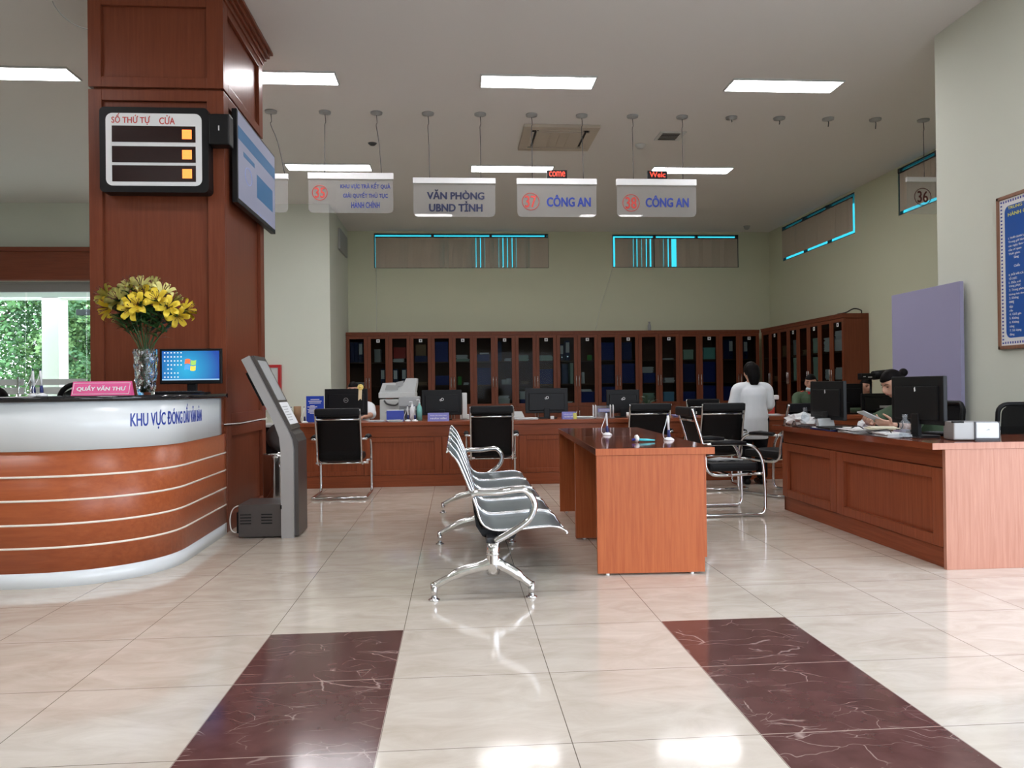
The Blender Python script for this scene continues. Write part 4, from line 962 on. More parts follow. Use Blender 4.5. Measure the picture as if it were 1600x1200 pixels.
for dr, tier, kind, u, w, h, mt_ in items:
    k = TZ[tier[0]]
    base = stackh.get((dr, tier[0]), 0) if len(tier) > 1 else 0
    z = k + base + .001
    if len(tier) == 1: stackh[(dr, tier)] = h + .006
    side = dr > 20
    lbl_at = ('%s bookcase door from cream wall end, %s' % (ordn[dr - 1], TN[tier[0]])) if not side else ('%s side bookcase door from the room corner, %s' % (ordn[dr - 21], TN[tier[0]]))
    if not side:
        uc = BX0 + (dr - .5) * BW / 2 + u; p = (uc, BYF + .06, z); rz = 0
    else:
        uc = SY1 - (dr - 20 - .5) * BW / 2 - u; p = (SXF + .028, uc, z); rz = -PI / 2
    if kind == 'bin':
        n_ = seen_bin.get((dr, tier[0]), 0); seen_bin[(dr, tier[0])] = n_ + 1
        file_binder(p, rz, w, h, '%sbinder, %s%s' % ('labelled dark blue ' if mt_ else 'plain dark blue ', lbl_at, ', by the handle' if n_ == 2 else (', beside a binder' if n_ == 1 else '')), bool(mt_))
    elif kind == 'box': card_box(p, rz, w, h, mt_, '%s box%s, %s' % (cname[mt_], ' on top' if base else '', lbl_at))
    elif kind == 'pap': paper_pile(p, rz, w, h, mt_, '%s paper pile%s, %s' % (cname[mt_], ' on top' if base else '', lbl_at))
    else: cup((p[0], p[1] + .06, p[2]), rz, w, h, mt_, '%s tub %s, %s' % (cname[mt_], 'larger' if w > .05 else 'slim', lbl_at))
bm = new(); lathe(bm, [(0, 0), (.036, 0), (.036, .10), (.03, .13), (.015, .15), (.015, .16), (.022, .162), (.022, .19), (0, .192)], n=16); o = obj('bottle', bm, M['grey']); o.location = (3.98, BYF + .15, BH); tag(o, 'small lone bottle standing on top of the back wall bookcases', 'bottle')
bm = new(); tube(bm, smooth_path([(6.25, 12.3, BH + .006), (6.32, 12.16, BH + .02), (6.42, 12.1, BH + .075), (6.55, 12.12, BH + .05), (6.60, 12.2, BH + .006)], 5), .011, 6); tag(obj('loose_cable', bm, M['cable']), 'black cable loop lying on top of the side bookcase end', 'cable')
# ------------------------------------------------------------------ lilac partition board, poster, fire hose cabinet
t = thing('partition_board', 'plain lilac partition board leaning beside the near cream wall', 'board', (4.44, 7.05, 0))
bm = new(); box(bm, -.018, .018, -.535, .535, .02, 2.0, .003); obj('panel', bm, M['lilac'], t)
for y in (-.5, .5):
    bm = new(); box(bm, -.03, .03, y - .03, y + .03, 0, .02, .003); obj('foot', bm, M['grey'], t)
t = thing('framed_poster', 'blue regulations poster in a brown wooden frame on the near cream wall', 'poster', (4.5, 5.55, 2.0))
pw, ph, = 1.12, 1.25
bm = new(); fw = .03
for a, b, c, d in ((-pw / 2, pw / 2, -ph / 2, -ph / 2 + fw), (-pw / 2, pw / 2, ph / 2 - fw, ph / 2), (-pw / 2, -pw / 2 + fw, -ph / 2, ph / 2), (pw / 2 - fw, pw / 2, -ph / 2, ph / 2)): box(bm, -.03, 0, a, b, c, d, .004)
obj('frame', bm, M['poster_frame'], t)
bm = new(); box(bm, -.02, -.006, -pw / 2 + fw, pw / 2 - fw, -ph / 2 + fw, ph / 2 - fw); sh_ = obj('sheet', bm, M['paper'], t)
bm = new(); prism(bm, [(a, b) for a, b in rrect(pw - 2 * fw - .12, ph - 2 * fw - .12, .05)], -.0215, -.0195, 'YZ'); obj('blue_field', bm, M['poster_blue'], t)
bm = new(); n = 40
for k in range(n):
    z = -ph / 2 + fw + .02 + (ph - 2 * fw - .04) * k / (n - 1)
    for y in (-pw / 2 + fw + .022, pw / 2 - fw - .022): box(bm, -.0212, -.0198, y - .009, y + .009, z - .006, z + .006, mat=None)
for k in range(36):
    y = -pw / 2 + fw + .05 + (pw - 2 * fw - .1) * k / 35
    for z in (-ph / 2 + fw + .022, ph / 2 - fw - .022): box(bm, -.0212, -.0198, y - .006, y + .006, z - .009, z + .009)
obj('border_ornament', bm, M['blue'], t)
prot = (PI / 2, 0, -PI / 2)
yL = pw / 2 - fw - .10     # where the lines start (reading runs towards -Y)
def pline(s, z, w, h, mat, indent=0.0, bold=.012): text(s, M[mat], t, w=w, h=h, loc=(-.0216, yL - indent - w / 2, z), rot=prot, bold=bold, ext=.0008)
pline('TRUNG TÂM PHỤC VỤ HÀNH CHÍNH', .515, .80, .036, 'yellow_ink'); pline('HÀNH CHÍNH CÔNG', .465, .50, .036, 'yellow_ink')
pline('NỘI QUY', .36, .26, .05, 'paper', .28)
body = ['I. THỜI GIAN LÀM VIỆC', 'Trong giờ hành chính', 'các ngày làm việc', 'của cơ quan', 'Thời gian:', '  Sáng', '', '  Chiều', '', 'II. ĐỐI VỚI CÁ NHÂN', 'TỔ CHỨC', '1. Đến nơi', 'trang phục', '2. Trong phòng', 'không hút thuốc', '3. Không', 'mang', 'vào', 'cấp', '4. Giữ gìn', '5. Không', '6. Không', 'cùng', '7. Sử dụng', 'đúng']
for k, s in enumerate(body):
    if not s: continue
    z = .27 - k * .0325; pline(s.strip(), z, .018 * len(s.strip()) * .72, .024, 'paper', .06 if s.startswith(' ') else 0.0, .02 if s[0] in 'I' else .008)
t = thing('fire_hose_cabinet', 'red framed fire hose cabinet on the cream wall behind the information kiosk', 'cabinet', (-3.33, 13.7, 1.175))
bm = new()
for a, b, c, d in ((-.325, .325, -.385, -.335), (-.325, .325, .335, .385), (-.325, -.275, -.335, .335), (.275, .325, -.335, .335)): box(bm, a, b, -.09, 0, c, d, .004)
obj('frame', bm, M['red'], t)
bm = new(); box(bm, -.275, .275, -.07, -.0, -.335, .335); obj('door', bm, M['lightgrey'], t)
text('FIRE HOSE REEL', M['red_ink'], t, w=.50, h=.07, loc=(.0, -.0705, .13), bold=.02)
# ------------------------------------------------------------------ writing tables in the middle
def writing_table(loc, rz, y_len, label):
    t = thing('writing_table', label, 'table', loc, rz, 'writing tables placed end to end')
    bm = new(); box(bm, -.004, .70, 0, y_len, .703, .745, .003); obj('table_top', bm, M['wood_top'], t)
    if y_len < 1.2:
        bm = new(); box(bm, -.004, .70, -.003, .0, .7045, .7435); obj('front_edging', bm, M['wood_orange'], t)
    for y in (.0, y_len - .03):
        bm = new(); box(bm, 0, .635, y + .002, y + .027, .012, .703, .002); p = obj('end_panel', bm, M['wood_orange'], t)
        bm = new()
        for x in (.06, .56): cyl(bm, (x, y + .014, 0), .011, .012, 10)
        obj('glide', bm, M['white'], p)
    bm = new(); box(bm, .645, .665, .06, y_len - .06, .085, .703, .002); obj('modesty_panel', bm, M['wood_orange'], t)
    return t
TRZ = -.0384
def tl(x, y, z=0): c, s = math.cos(TRZ), math.sin(TRZ); return (.815 + x * c - y * s, 4.505 + x * s + y * c, z)
writing_table(tl(0, 0), TRZ, 1.115, 'nearer cherry writing table with an orange end panel facing the lobby')
writing_table(tl(0, 1.12), TRZ, 1.22, 'farther cherry writing table set end to end behind the nearer one')
p = counter_pen('counter_pen', (1.126, 5.753, .745), 'white and blue counter pen on the writing table, farther from the teal pen', 'counter pens on the writing table', 1.0)
dup(p, (1.413, 5.098, .745), .2, 'white and blue counter pen on the writing table, next to the teal pen')
t = thing('teal_pen', 'teal pen lying down on its round white base on the writing table', 'pen', (1.165, 4.975, .745), .12)
bm = new(); tube(bm, [(0, 0, .016), (.075, 0, .013), (.125, 0, .010)], [.009, .008, .004], 10); obj('pen_body', bm, M['teal'], t)
bm = new(); tube(bm, [(-.03, 0, .017), (0, 0, .017)], .008, 8); obj('pen_end', bm, M['blue'], t)
bm = new(); lathe(bm, [(0, -.012), (.022, -.01), (.024, .004), (.012, .014), (0, .014)], n=16)
for v in bm.verts: v.co = Vector((v.co.z + .002, v.co.y, v.co.x + .0245))
obj('base', bm, M['white'], t)

# ------------------------------------------------------------------ staff desk at the near cream wall
def staff_desk():
    t = thing('staff_desk', 'big L shaped cherry staff desk in front of the lilac board and near cream wall', 'desk', (0, 0, 0))
    yf, z1 = 4.396, .712
    bm = new(); prism(bm, [(2.80, yf), (4.46, yf), (4.46, 5.02), (3.42, 5.02), (3.42, 6.74), (2.80, 6.74)], .712, .751, 'XY'); bmesh.ops.recalc_face_normals(bm, faces=bm.faces[:]); obj('desk_top', bm, M['wood_top'], t)
    bm = new(); box(bm, 2.88, 4.46, yf + .002, yf + .03, .0, z1, .002); obj('front_panel', bm, M['wood_sheen_tint'], t)
    bm = new(); box(bm, 2.80, 4.46, yf - .003, yf, .7125, .7505); obj('front_edging', bm, M['wood_sheen_tint'], t)
    bm = new(); box(bm, 2.91, 2.93, yf + .03, 6.71, 0, z1); obj('side_board', bm, M['wood'], t)
    bm = new(); box(bm, 2.90, 2.92, yf + .03, 6.71, 0, .12, .003); obj('plinth_board', bm, M['wood_y'], t)
    bm = new(); box(bm, 2.895, 2.92, yf + .03, 6.71, .60, z1, .003); obj('upper_rail', bm, M['wood_y'], t)
    for a, b in ((yf + .035, 5.725), (5.73, 6.71)):
        bm = new(); s = .10
        for c in ((a, a + s, .125, .595), (b - s, b, .125, .595), (a + s, b - s, .125, .19), (a + s, b - s, .53, .595)): box(bm, 2.882, 2.915, c[0], c[1], c[2], c[3], .004)
        obj('panel_frame', bm, M['wood'], t)
    bm = new(); box(bm, 2.90, 3.40, 6.69, 6.715, 0, z1); obj('end_panel', bm, M['wood'], t)
staff_desk()

# ------------------------------------------------------------------ steel waiting bench
def waiting_bench():
    t = thing('waiting_bench', 'row of five joined steel waiting seats with chrome arms and legs', 'bench', (.184, 5.53, 0))
    prof = [(-.236, .772), (-.226, .778), (-.208, .757), (-.177, .715), (-.124, .588), (-.085, .479), (-.063, .406), (-.032, .371), (.022, .352), (.149, .356), (.25, .364), (.323, .366), (.365, .356), (.392, .340), (.398, .330)]
    P = smooth_path([(a, 0, b) for a, b in prof], 4)
    for k in range(5):
        y0 = -1.415 + k * .575; y1 = y0 + .535
        bm = new(); rows = []
        for p in P: rows.append([bm.verts.new((p.x, y0 + .012 + (y1 - y0 - .024) * j / 6, p.z - .010 * math.sin(PI * j / 6))) for j in range(7)])
        for a, b in zip(rows, rows[1:]):
            for j in range(6): f = bm.faces.new((a[j], a[j + 1], b[j + 1], b[j])); f.smooth = True
        bmesh.ops.recalc_face_normals(bm, faces=bm.faces[:]); bmesh.ops.solidify(bm, geom=bm.faces[:], thickness=.004)
        sh = obj('seat_shell', bm, M['seat_metal'], t)
        bm = new()
        for y in (y0 + .006, y1 - .006): tube(bm, [Vector((p.x, y, p.z)) for p in P], .0062, 7)
        for p in (P[0], P[-1]): tube(bm, [(p.x, y0 + .006, p.z), (p.x, y1 - .006, p.z)], .006, 7)
        obj('edge_rim', bm, M['chrome'], sh)
        bm = new(); prism(bm, [(-.06, .345), (-.095, .43), (-.085, .36), (-.05, .305), (.0, .285), (.12, .29), (.15, .335)], y0 + .10, y0 + .16, 'XZ'); prism(bm, [(-.06, .345), (-.095, .43), (-.085, .36), (-.05, .305), (.0, .285), (.12, .29), (.15, .335)], y1 - .16, y1 - .10, 'XZ')
        obj('seat_bracket', bm, M['black'], sh)
    bm = new(); box(bm, -.03, .03, -1.42, 1.42, .255, .315, .006); obj('beam', bm, M['darkgrey'], t)
    for y in (-1.44, .03, 1.44):
        bm = new()
        tube(bm, [(0, y, .13), (0, y, .19), (0, y, .25), (0, y, .295)], [.034, .033, .034, .036], 12)
        if y != .03: tube(bm, [(0, y, .232), (0, y, .242)], .0385, 12)
        tube(bm, smooth_path([(.0, y, .19), (-.03, y, .178), (-.15, y, .150), (-.24, y, .112), (-.31, y, .075)], 4), [.034] * 5 + [.028] * 6 + [.02] * 6, 10, flat=.8)
        tube(bm, smooth_path([(.0, y, .19), (.03, y, .180), (.10, y, .142), (.16, y, .095), (.20, y, .065)], 4), [.034] * 5 + [.028] * 6 + [.02] * 6, 10, flat=.8)
        lg = obj('leg', bm, M['chrome_worn'], t)
        for x, z in ((-.311, .09), (.201, .082)):
            bm = new(); cyl(bm, (x, y, .012), .0175, z - .012, 12); lathe(bm, [(0, 0), (.03, 0), (.03, .006), (.014, .014), (0, .014)], (x, y, 0), 14); obj('foot', bm, M['chrome'], lg)
    for y in (-1.44, 1.44):
        bm = new(); P2 = smooth_path([(-.112, y, .545), (-.085, y, .557), (-.04, y, .556), (.04, y, .557), (.12, y, .567), (.170, y, .564), (.208, y, .528), (.221, y, .477), (.193, y, .414), (.138, y, .37), (.065, y, .327), (.01, y, .300)], 4)
        tube(bm, P2, [.021 if i < 20 else .019 for i in range(len(P2))], 10, flat=1.25); obj('armrest', bm, M['chrome'], t)
waiting_bench()

# ------------------------------------------------------------------ information kiosk and pedal bin
def kiosk():
    ox, oy = -1.42, 6.14
    t = thing('information_kiosk', 'silver and dark grey leaning touch screen kiosk beside the wooden column', 'kiosk', (ox, oy, 0))
    outer = [(-1.32, .0), (-1.226, 0), (-1.226, .66), (-1.236, .735), (-1.262, .80), (-1.545, 1.372), (-1.602, 1.343), (-1.365, .86), (-1.33, .76), (-1.32, .66)]
    outer = [(a - ox, b) for a, b in outer]
    for y0, y1 in ((-.20, -.165), (.165, .20)):
        bm = new(); prism(bm, outer, y0, y1, 'XZ'); obj('side_panel', bm, M['silver'], t)
    inner = [(a - .0, b) for a, b in outer]
    inn = [(-1.315, .012), (-1.196, .012), (-1.196, .72), (-1.22, .775), (-1.245, .80), (-1.53, 1.375), (-1.59, 1.34), (-1.36, .86), (-1.325, .76)]
    bm = new(); prism(bm, [(a - ox, b) for a, b in inn], -.165, .165, 'XZ'); obj('body', bm, M['kiosk_dark'], t)
    # slanted face: a = lower end, b = upper end
    a, b = Vector((-1.245 - ox, 0, .80)), Vector((-1.53 - ox, 0, 1.375)); d = (b - a).normalized(); n = Vector((d.z, 0, -d.x))
    mt = Matrix((Vector((0, 1, 0)), d, n)).transposed().to_4x4(); Ln = (b - a).length
    def face(u0, u1, v0, v1, th, mat, name):
        bm = new(); box(bm, u0, u1, v0 * Ln, v1 * Ln, 0, th, mat=Matrix.Translation(a) @ mt); obj(name, bm, mat, t)
    face(-.165, .165, .02, .99, .012, M['kiosk_dark'], 'front_bezel'); face(-.13, .13, .40, .93, .0135, M['grey'], 'screen'); face(-.14, .14, .08, .37, .0140, M['paper'], 'instruction_sheet')
    bm = new()
    for k in range(6): v = .13 + k * .035; box(bm, -.11, .02 + .02 * (k % 3), v * Ln, (v + .010) * Ln, .014, .0145, mat=Matrix.Translation(a) @ mt)
    obj('sheet_lines', bm, M['grey'], t)
    bm = new(); box(bm, -.13, .13, .42 * Ln, .86 * Ln, -.115, -.055, .01, mat=Matrix.Translation(a) @ mt); obj('rear_box', bm, M['black'], t)
    bm = new(); box(bm, -1.64 - ox, -1.318 - ox, -.18, .18, .012, .255, .006)
    obj('base_box', bm, M['kiosk_dark'], t)
    for x in (-1.585, -1.43):
        bm = new()
        for k in range(4): box(bm, x - ox - .04, x - ox + .04, -.184, -.179, .11 + k * .022, .117 + k * .022)
        obj('vent_slots', bm, M['black'], t)
    bm = new(); box(bm, -1.67 - ox, -1.64 - ox, -.12, .02, .03, .19, .006); tube(bm, [(-1.32 - ox, -.2, .22), (-1.32 - ox, -.2, .25)], .006, 6); obj('rear_socket', bm, M['black'], t)
    bm = new(); tube(bm, smooth_path([(-1.60 - ox, -.10, .25), (-1.68 - ox, -.13, .23), (-1.71 - ox, -.14, .16), (-1.705 - ox, -.14, .07), (-1.68 - ox, -.12, .04), (-1.66 - ox, -.08, .05)], 5), .0045, 6); obj('power_cord', bm, M['cable_white'], t)
kiosk()
t = thing('pedal_bin', 'round stainless steel bin with its lid standing open behind the kiosk', 'bin', (-1.562, 6.92, 0))
bm = new(); lathe(bm, [(0, .0), (.118, 0), (.118, .03), (.122, .05), (.125, .52), (.129, .53), (.129, .555), (.118, .56), (.112, .54), (.108, .06), (0, .055)], n=28); obj('body', bm, M['steel'], t)
bm = new(); lathe(bm, [(0, .0), (.121, 0), (.121, .03), (0, .03)], n=24); obj('base_ring', bm, M['black'], t)
bm = new(); lathe(bm, [(0, .018), (.07, .014), (.128, .0), (.128, -.012), (0, -.012)], n=28)
for v in bm.verts: v.co = Matrix.Translation((-.0, .125, .70)) @ Matrix.Rotation(R(82), 4, "X") @ v.co
obj('lid', bm, M['kiosk_dark'], t)
bm = new(); tube(bm, [(.06 + .022 * math.cos(a), -.119, .47 + .022 * math.sin(a)) for a in [k * 2 * PI / 16 for k in range(16)]], .005, 6, closed=True); obj('ring_handle', bm, M['chrome'], t)

# ------------------------------------------------------------------ visitor chairs
def visitor_chair(label):
    t = thing('visitor_chair', label, 'chair', (0, 0, 0), 0, 'black mesh visitor chairs with chrome sled frames')
    side = [(-.21, .612), (-.10, .615), (.10, .612), (.20, .585), (.262, .50), (.285, .36), (.292, .12), (.285, .05), (.25, .018), (.15, .016), (-.15, .016), (-.21, .018)]
    bm = new()
    for s in (-1, 1): tube(bm, smooth_path([(s * .27, y, z) for y, z in side] + ([(s * .262, -.235, .018), (s * .23, -.25, .018)]), 4), .0135, 8)
    tube(bm, [(-.235, -.25, .018), (.235, -.25, .018)], .0135, 8); obj('sled_frame', bm, M['chrome'], t)
    for s in (-1, 1):
        bm = new(); tube(bm, [(s * .27, -.17, .622), (s * .27, .0, .628), (s * .27, .13, .618)], [.018, .024, .018], 8, flat=1.3); obj('arm_pad', bm, M['black'], t)
    bk = [(.20, .355), (-.06, .345), (-.155, .362), (-.195, .42), (-.20, .50), (-.235, .66), (-.285, .82), (-.312, .915)]
    B = smooth_path([(0, y, z) for y, z in bk], 4)
    bm = new()
    for s in (-1, 1):
        tube(bm, [Vector((s * .222, p.y, p.z)) for p in B], .0135, 8, flat=.75); tube(bm, [(s * .222, -.225, .61), (s * .275, -.21, .612)], .011, 7)
    tube(bm, [(-.225, -.283, .812), (.225, -.283, .812)], .012, 8); tube(bm, [(-.27, .0, .35), (.27, .0, .35)], .012, 7); tube(bm, [(-.222, .19, .355), (-.27, .285, .36)], .012, 7); tube(bm, [(.222, .19, .355), (.27, .285, .36)], .012, 7)
    obj('back_frame', bm, M['chrome'], t)
    bm = new(); rows = []
    for p in [q for q in B if q.z > .395 and q.y < -.16]: rows.append([bm.verts.new((-.21 + .42 * j / 6, p.y + .004 - .006 * math.sin(PI * j / 6), p.z)) for j in range(7)])
    for a, b in zip(rows, rows[1:]):
        for j in range(6): f = bm.faces.new((a[j], a[j + 1], b[j + 1], b[j])); f.smooth = True
    bmesh.ops.recalc_face_normals(bm, faces=bm.faces[:]); bmesh.ops.solidify(bm, geom=bm.faces[:], thickness=.008); obj('backrest', bm, M['mesh'], t)
    bm = new(); box(bm, -.225, .225, -.335, -.275, .845, .925, .02); obj('head_pad', bm, M['black_soft'], t)
    bm = new(); box(bm, -.215, .215, -.165, .265, .375, .452, .03); obj('seat', bm, M['black_soft'], t)
    return t
ch = visitor_chair('black mesh visitor chair with its back to us, beside the information kiosk'); ch.location = (-1.19, 8.20, 0)
dup(ch, (.375, 8.43, 0), R(-1), 'black mesh visitor chair with its back to us, behind the steel bench')
dup(ch, (2.085, 8.56, 0), R(1), 'black mesh visitor chair with its back to us, beyond the writing tables')
dup(ch, (2.80, 8.25, 0), R(-2), 'black mesh visitor chair with its back to us, directly in front of the standing person')
dup(ch, (2.30, 6.66, 0), R(-90), 'black mesh visitor chair seen side on with grey papers on its seat')
dup(ch, (3.27, 7.70, 0), R(28), 'black mesh visitor chair turned away at the far end of the staff desk')
dup(ch, (3.40, 10.3, 0), R(175), 'black mesh chair behind the long service counter, beside the standing person')
t = thing('paper_sheets', 'loose grey papers lying on the seat of the side-on visitor chair', 'papers', (2.33, 6.66, .453), .2)
for k in range(3):
    bm = new(); rows = []; a = rnd.uniform(-.25, .25)
    for i in range(7): rows.append([bm.verts.new(Matrix.Rotation(a, 3, "Z") @ Vector((-.14 + .28 * i / 6, -.10 + .20 * j / 4, .002 + k * .005 + .007 * math.sin(i * 1.3 + k * 2)))) for j in range(5)])
    for p, q in zip(rows, rows[1:]):
        for j in range(4): bm.faces.new((p[j], p[j + 1], q[j + 1], q[j]))
    bmesh.ops.solidify(bm, geom=bm.faces[:], thickness=.001)
    obj('sheet', bm, M['paper'], t)
def office_chair(loc, rz, label, wide=.46):
    t = thing('office_chair', label, 'chair', loc, rz, 'black mesh office chairs behind the staff desk')
    bm = new(); pts = [(x, -.24 - .09 * (z - .55) + .03 * abs(x) / .23, z) for x, z in rrect(wide, .46, .06, 4, (0, .715))]; tube(bm, pts, .017, 8, closed=True); tube(bm, [(-wide / 2, -.243, .77), (wide / 2, -.243, .77)], .015, 6, flat=.6); obj('back_frame', bm, M['black'], t)
    bm = new(); poly = rrect(wide - .02, .44, .06, 4, (0, .715)); 
    prism(bm, poly, -.004, .004, 'XZ')
    for v in bm.verts: v.co.y += -.24 - .09 * (v.co.z - .55)
    obj('backrest', bm, M['mesh'], t)
    bm = new(); box(bm, -.24, .24, -.21, .26, .42, .50, .035); obj('seat', bm, M['black_soft'], t)
    bm = new(); tube(bm, [(0, -.10, .40), (0, -.24, .42), (0, -.262, .55)], .02, 8); cyl(bm, (0, 0, .1), .03, .33, 12); obj('column', bm, M['black'], t)
    for s in (-1, 1):
        bm = new(); tube(bm, [(s * .24, -.02, .44), (s * .285, -.02, .50), (s * .285, -.02, .63), (s * .285, .16, .64)], .016, 7); obj('armrest', bm, M['black'], t)
    for k in range(5):
        a = k * 2 * PI / 5 + .3; bm = new(); tube(bm, [(0, 0, .11), (math.cos(a) * .28, math.sin(a) * .28, .07)], [.028, .018], 8); lg = obj('leg', bm, M['black'], t)
        bm = new(); cyl(bm, (math.cos(a) * .28 - .012, math.sin(a) * .28, .028), .028, .024, 12, axis=(1, 0, 0)); obj('caster', bm, M['darkgrey'], lg)
    return t
oc = office_chair((3.80, 6.16, 0), R(84), 'black mesh office chair the phone user sits on, against the lilac board')
dup(oc, (4.20, 5.62, 0), R(-6), 'empty black mesh office chair at the frame edge by the near cream wall')

# ------------------------------------------------------------------ things on the long service counter
Z = CTZ + .0005
t = thing('notice_stand', 'upright blue acrylic notice with white text on the service counter end', 'sign', (-1.63, 9.13, Z), .03)
bm = new(); box(bm, -.10, .10, -.003, .003, .004, .305); obj('panel', bm, M['blue_sign'], t)
bm = new(); box(bm, -.10, .10, -.04, .05, 0, .005, .001); obj('foot', bm, M['clear'], t)
bm = new()
for k, (w, z) in enumerate(((.10, .265), (.15, .245), (.13, .225), (.05, .195), (.11, .18), (.07, .165), (.11, .15), (.09, .135), (.10, .12), (.06, .105))): box(bm, -w / 2 - (.03 if k > 2 else 0), w / 2 - (.03 if k > 2 else 0), -.0042, -.003, z - .0035, z + .0035)
obj('text_lines', bm, M['paper'], t)
t = thing('pen_pot', 'round khaki pen pot at the counter end beside the blue notice', 'pot', (-1.825, 9.10, Z)); 
bm = new(); lathe(bm, [(0, 0), (.042, 0), (.042, .19), (.036, .19), (.036, .01), (0, .01)], n=18); obj('body', bm, M['brown'], t)
p0 = counter_pen('counter_pen', (-1.875, 9.04, Z), 'white counter pen between the kiosk and the khaki pen pot', 'counter pens on the service counter', 1.05)
dup(p0, (-1.73, 9.03, Z), .4, 'white counter pen between the khaki pen pot and the blue notice'); dup(p0, (-.555, 9.02, Z), .2, 'white counter pen beside the dark blue tissue box'); dup(p0, (-.475, 9.0, Z), -.2, 'white counter pen in front of the white pump bottle')
monitor((-1.30, 9.32, Z), PI, .50, .31, .075, 'black monitor seen from behind with a ringed logo and a ribbon on its corner', 'ring')
t = thing('ribbon_rosette', 'yellow award ribbon rosette stuck on the corner of the ringed logo monitor', 'ribbon', (-1.125, 9.27, 1.10))
bm = new()
for k in range(9): a = k * 2 * PI / 9; ellipsoid(bm, (math.cos(a) * .023, -.004, .04 + math.sin(a) * .023), (.014, .006, .014), 8, 6)
ellipsoid(bm, (0, -.008, .04), (.016, .007, .016), 10, 6); obj('rosette', bm, M['ribbon_y'], t)
bm = new(); prism(bm, [(-.022, .03), (.02, .03), (.012, -.115), (-.002, -.095), (-.028, -.12)], -.004, -.001, 'XZ'); obj('tails', bm, M['ribbon'], t)
# copier stands on the floor behind the counter
t = thing('photocopier', 'big grey office photocopier standing behind the service counter', 'photocopier', (-.79, 10.6, 0))
bm = new(); box(bm, -.22, .24, -.22, .30, .0, .98, .015); obj('body', bm, M['lightgrey'], t)
bm = new(); box(bm, -.235, .25, -.23, .31, .995, 1.07, .012); obj('scanner_bed', bm, M['lightgrey'], t)
bm = new(); prism(bm, [(-.225, 1.07), (.245, 1.07), (.265, 1.20), (.265, 1.255), (.13, 1.255), (.10, 1.20), (-.05, 1.20), (-.18, 1.195)], -.20, .28, 'XZ'); obj('document_feeder', bm, M['lightgrey'], t)
bm = new(); prism(bm, [(.0, 1.205), (.10, 1.225), (.08, 1.16), (-.02, 1.14)], -.215, -.19, 'XZ'); prism(bm, [(-.15, 1.10), (.02, 1.10), (.02, 1.16), (-.13, 1.17)], -.212, -.19, 'XZ'); obj('control_panel', bm, M['grey'], t)
bm = new(); tube(bm, smooth_path([(-.16, -.235, .965), (-.12, -.245, .92), (-.02, -.245, .90), (.03, -.24, .93)], 4), .012, 6); box(bm, -.15, .16, -.226, -.218, .80, .803); box(bm, -.15, .16, -.226, -.218, .60, .603); box(bm, -.12, .0, -.228, -.219, .70, .78); obj('tray_handle', bm, M['darkgrey'], t)
t = thing('printer', 'grey printer behind the white pump bottle on the service counter', 'printer', (-.56, 9.42, Z))
bm = new(); box(bm, -.12, .12, -.1, .12, 0, .16, .01); box(bm, -.125, .125, -.12, .14, .16, .285, .012); obj('body', bm, M['grey'], t)
bm = new(); box(bm, -.10, .10, -.125, -.118, .03, .12); obj('paper_slot', bm, M['darkgrey'], t)
t = thing('tissue_box', 'dark blue tissue box on the service counter in front of the photocopier', 'box', (-.71, 9.12, Z), .06)
bm = new(); box(bm, -.10, .10, -.05, .06, 0, .125, .004); obj('carton', bm, M['blue'], t)
bm = new(); box(bm, -.09, .10, -.045, .055, .125, .131, .002); obj('lid_strip', bm, M['paper'], t)
def sheets(loc, rz, w, d, n, mat, label, name='paper_sheets'):
    bm = new(); r3 = random.Random(label)
    for k in range(n):
        a = r3.uniform(-.12, .12); mt = Matrix.Translation((r3.uniform(-.02, .02), r3.uniform(-.02, .02), k * .004)) @ Matrix.Rotation(a, 4, 'Z'); box(bm, -w / 2, w / 2, -d / 2, d / 2, .0005, .0028, mat=mt)
    o = obj(name, bm, M[mat] if isinstance(mat, str) else mat); o.location = loc; o.rotation_euler = (0, 0, rz); return tag(o, label, 'papers')
sheets((-.70, 8.96, Z), .1, .16, .10, 6, 'paper', 'white papers in front of the dark blue tissue box')
sheets((-.93, 9.05, Z), -.2, .18, .12, 5, 'paper', 'small white papers beside the arm of the person behind the ringed logo monitor')
def bottle_pump(loc, mat, label, h=.20, r=.032):
    t = thing('pump_bottle', label, 'bottle', loc)
    bm = new(); lathe(bm, [(0, 0), (r, 0), (r * 1.02, h * .5), (r * .9, h * .66), (r * .4, h * .76), (r * .35, h * .82), (0, h * .82)], n=18); obj('body', bm, M[mat], t)
    bm = new(); cyl(bm, (0, 0, h * .8), r * .34, h * .08, 12); tube(bm, [(0, 0, h * .86), (0, 0, h), (-.028, -.01, h * 1.0), (-.034, -.012, h * .97)], .0055, 8); obj('pump', bm, M['white'], t)
bottle_pump((-.515, 9.16, Z), 'white', 'white hand gel pump bottle on the service counter', .225)
bottle_pump((-.435, 9.24, Z), 'teal_pale', 'pale teal pump bottle next to the black looped logo monitor', .245)
monitor((-.172, 9.30, Z), PI, .475, .30, .06, 'black monitor with white looped logo, closest to the photocopier', 'loops')
t = thing('computer_tower', 'white slim computer tower standing beside the looped logo monitor', 'computer', (.10, 9.40, Z))
bm = new(); box(bm, -.028, .028, -.1, .2, .012, .32, .006); obj('case', bm, M['lightgrey'], t); bm = new(); box(bm, -.055, .055, -.08, .1, 0, .06, .006); obj('stand', bm, M['lightgrey'], t)
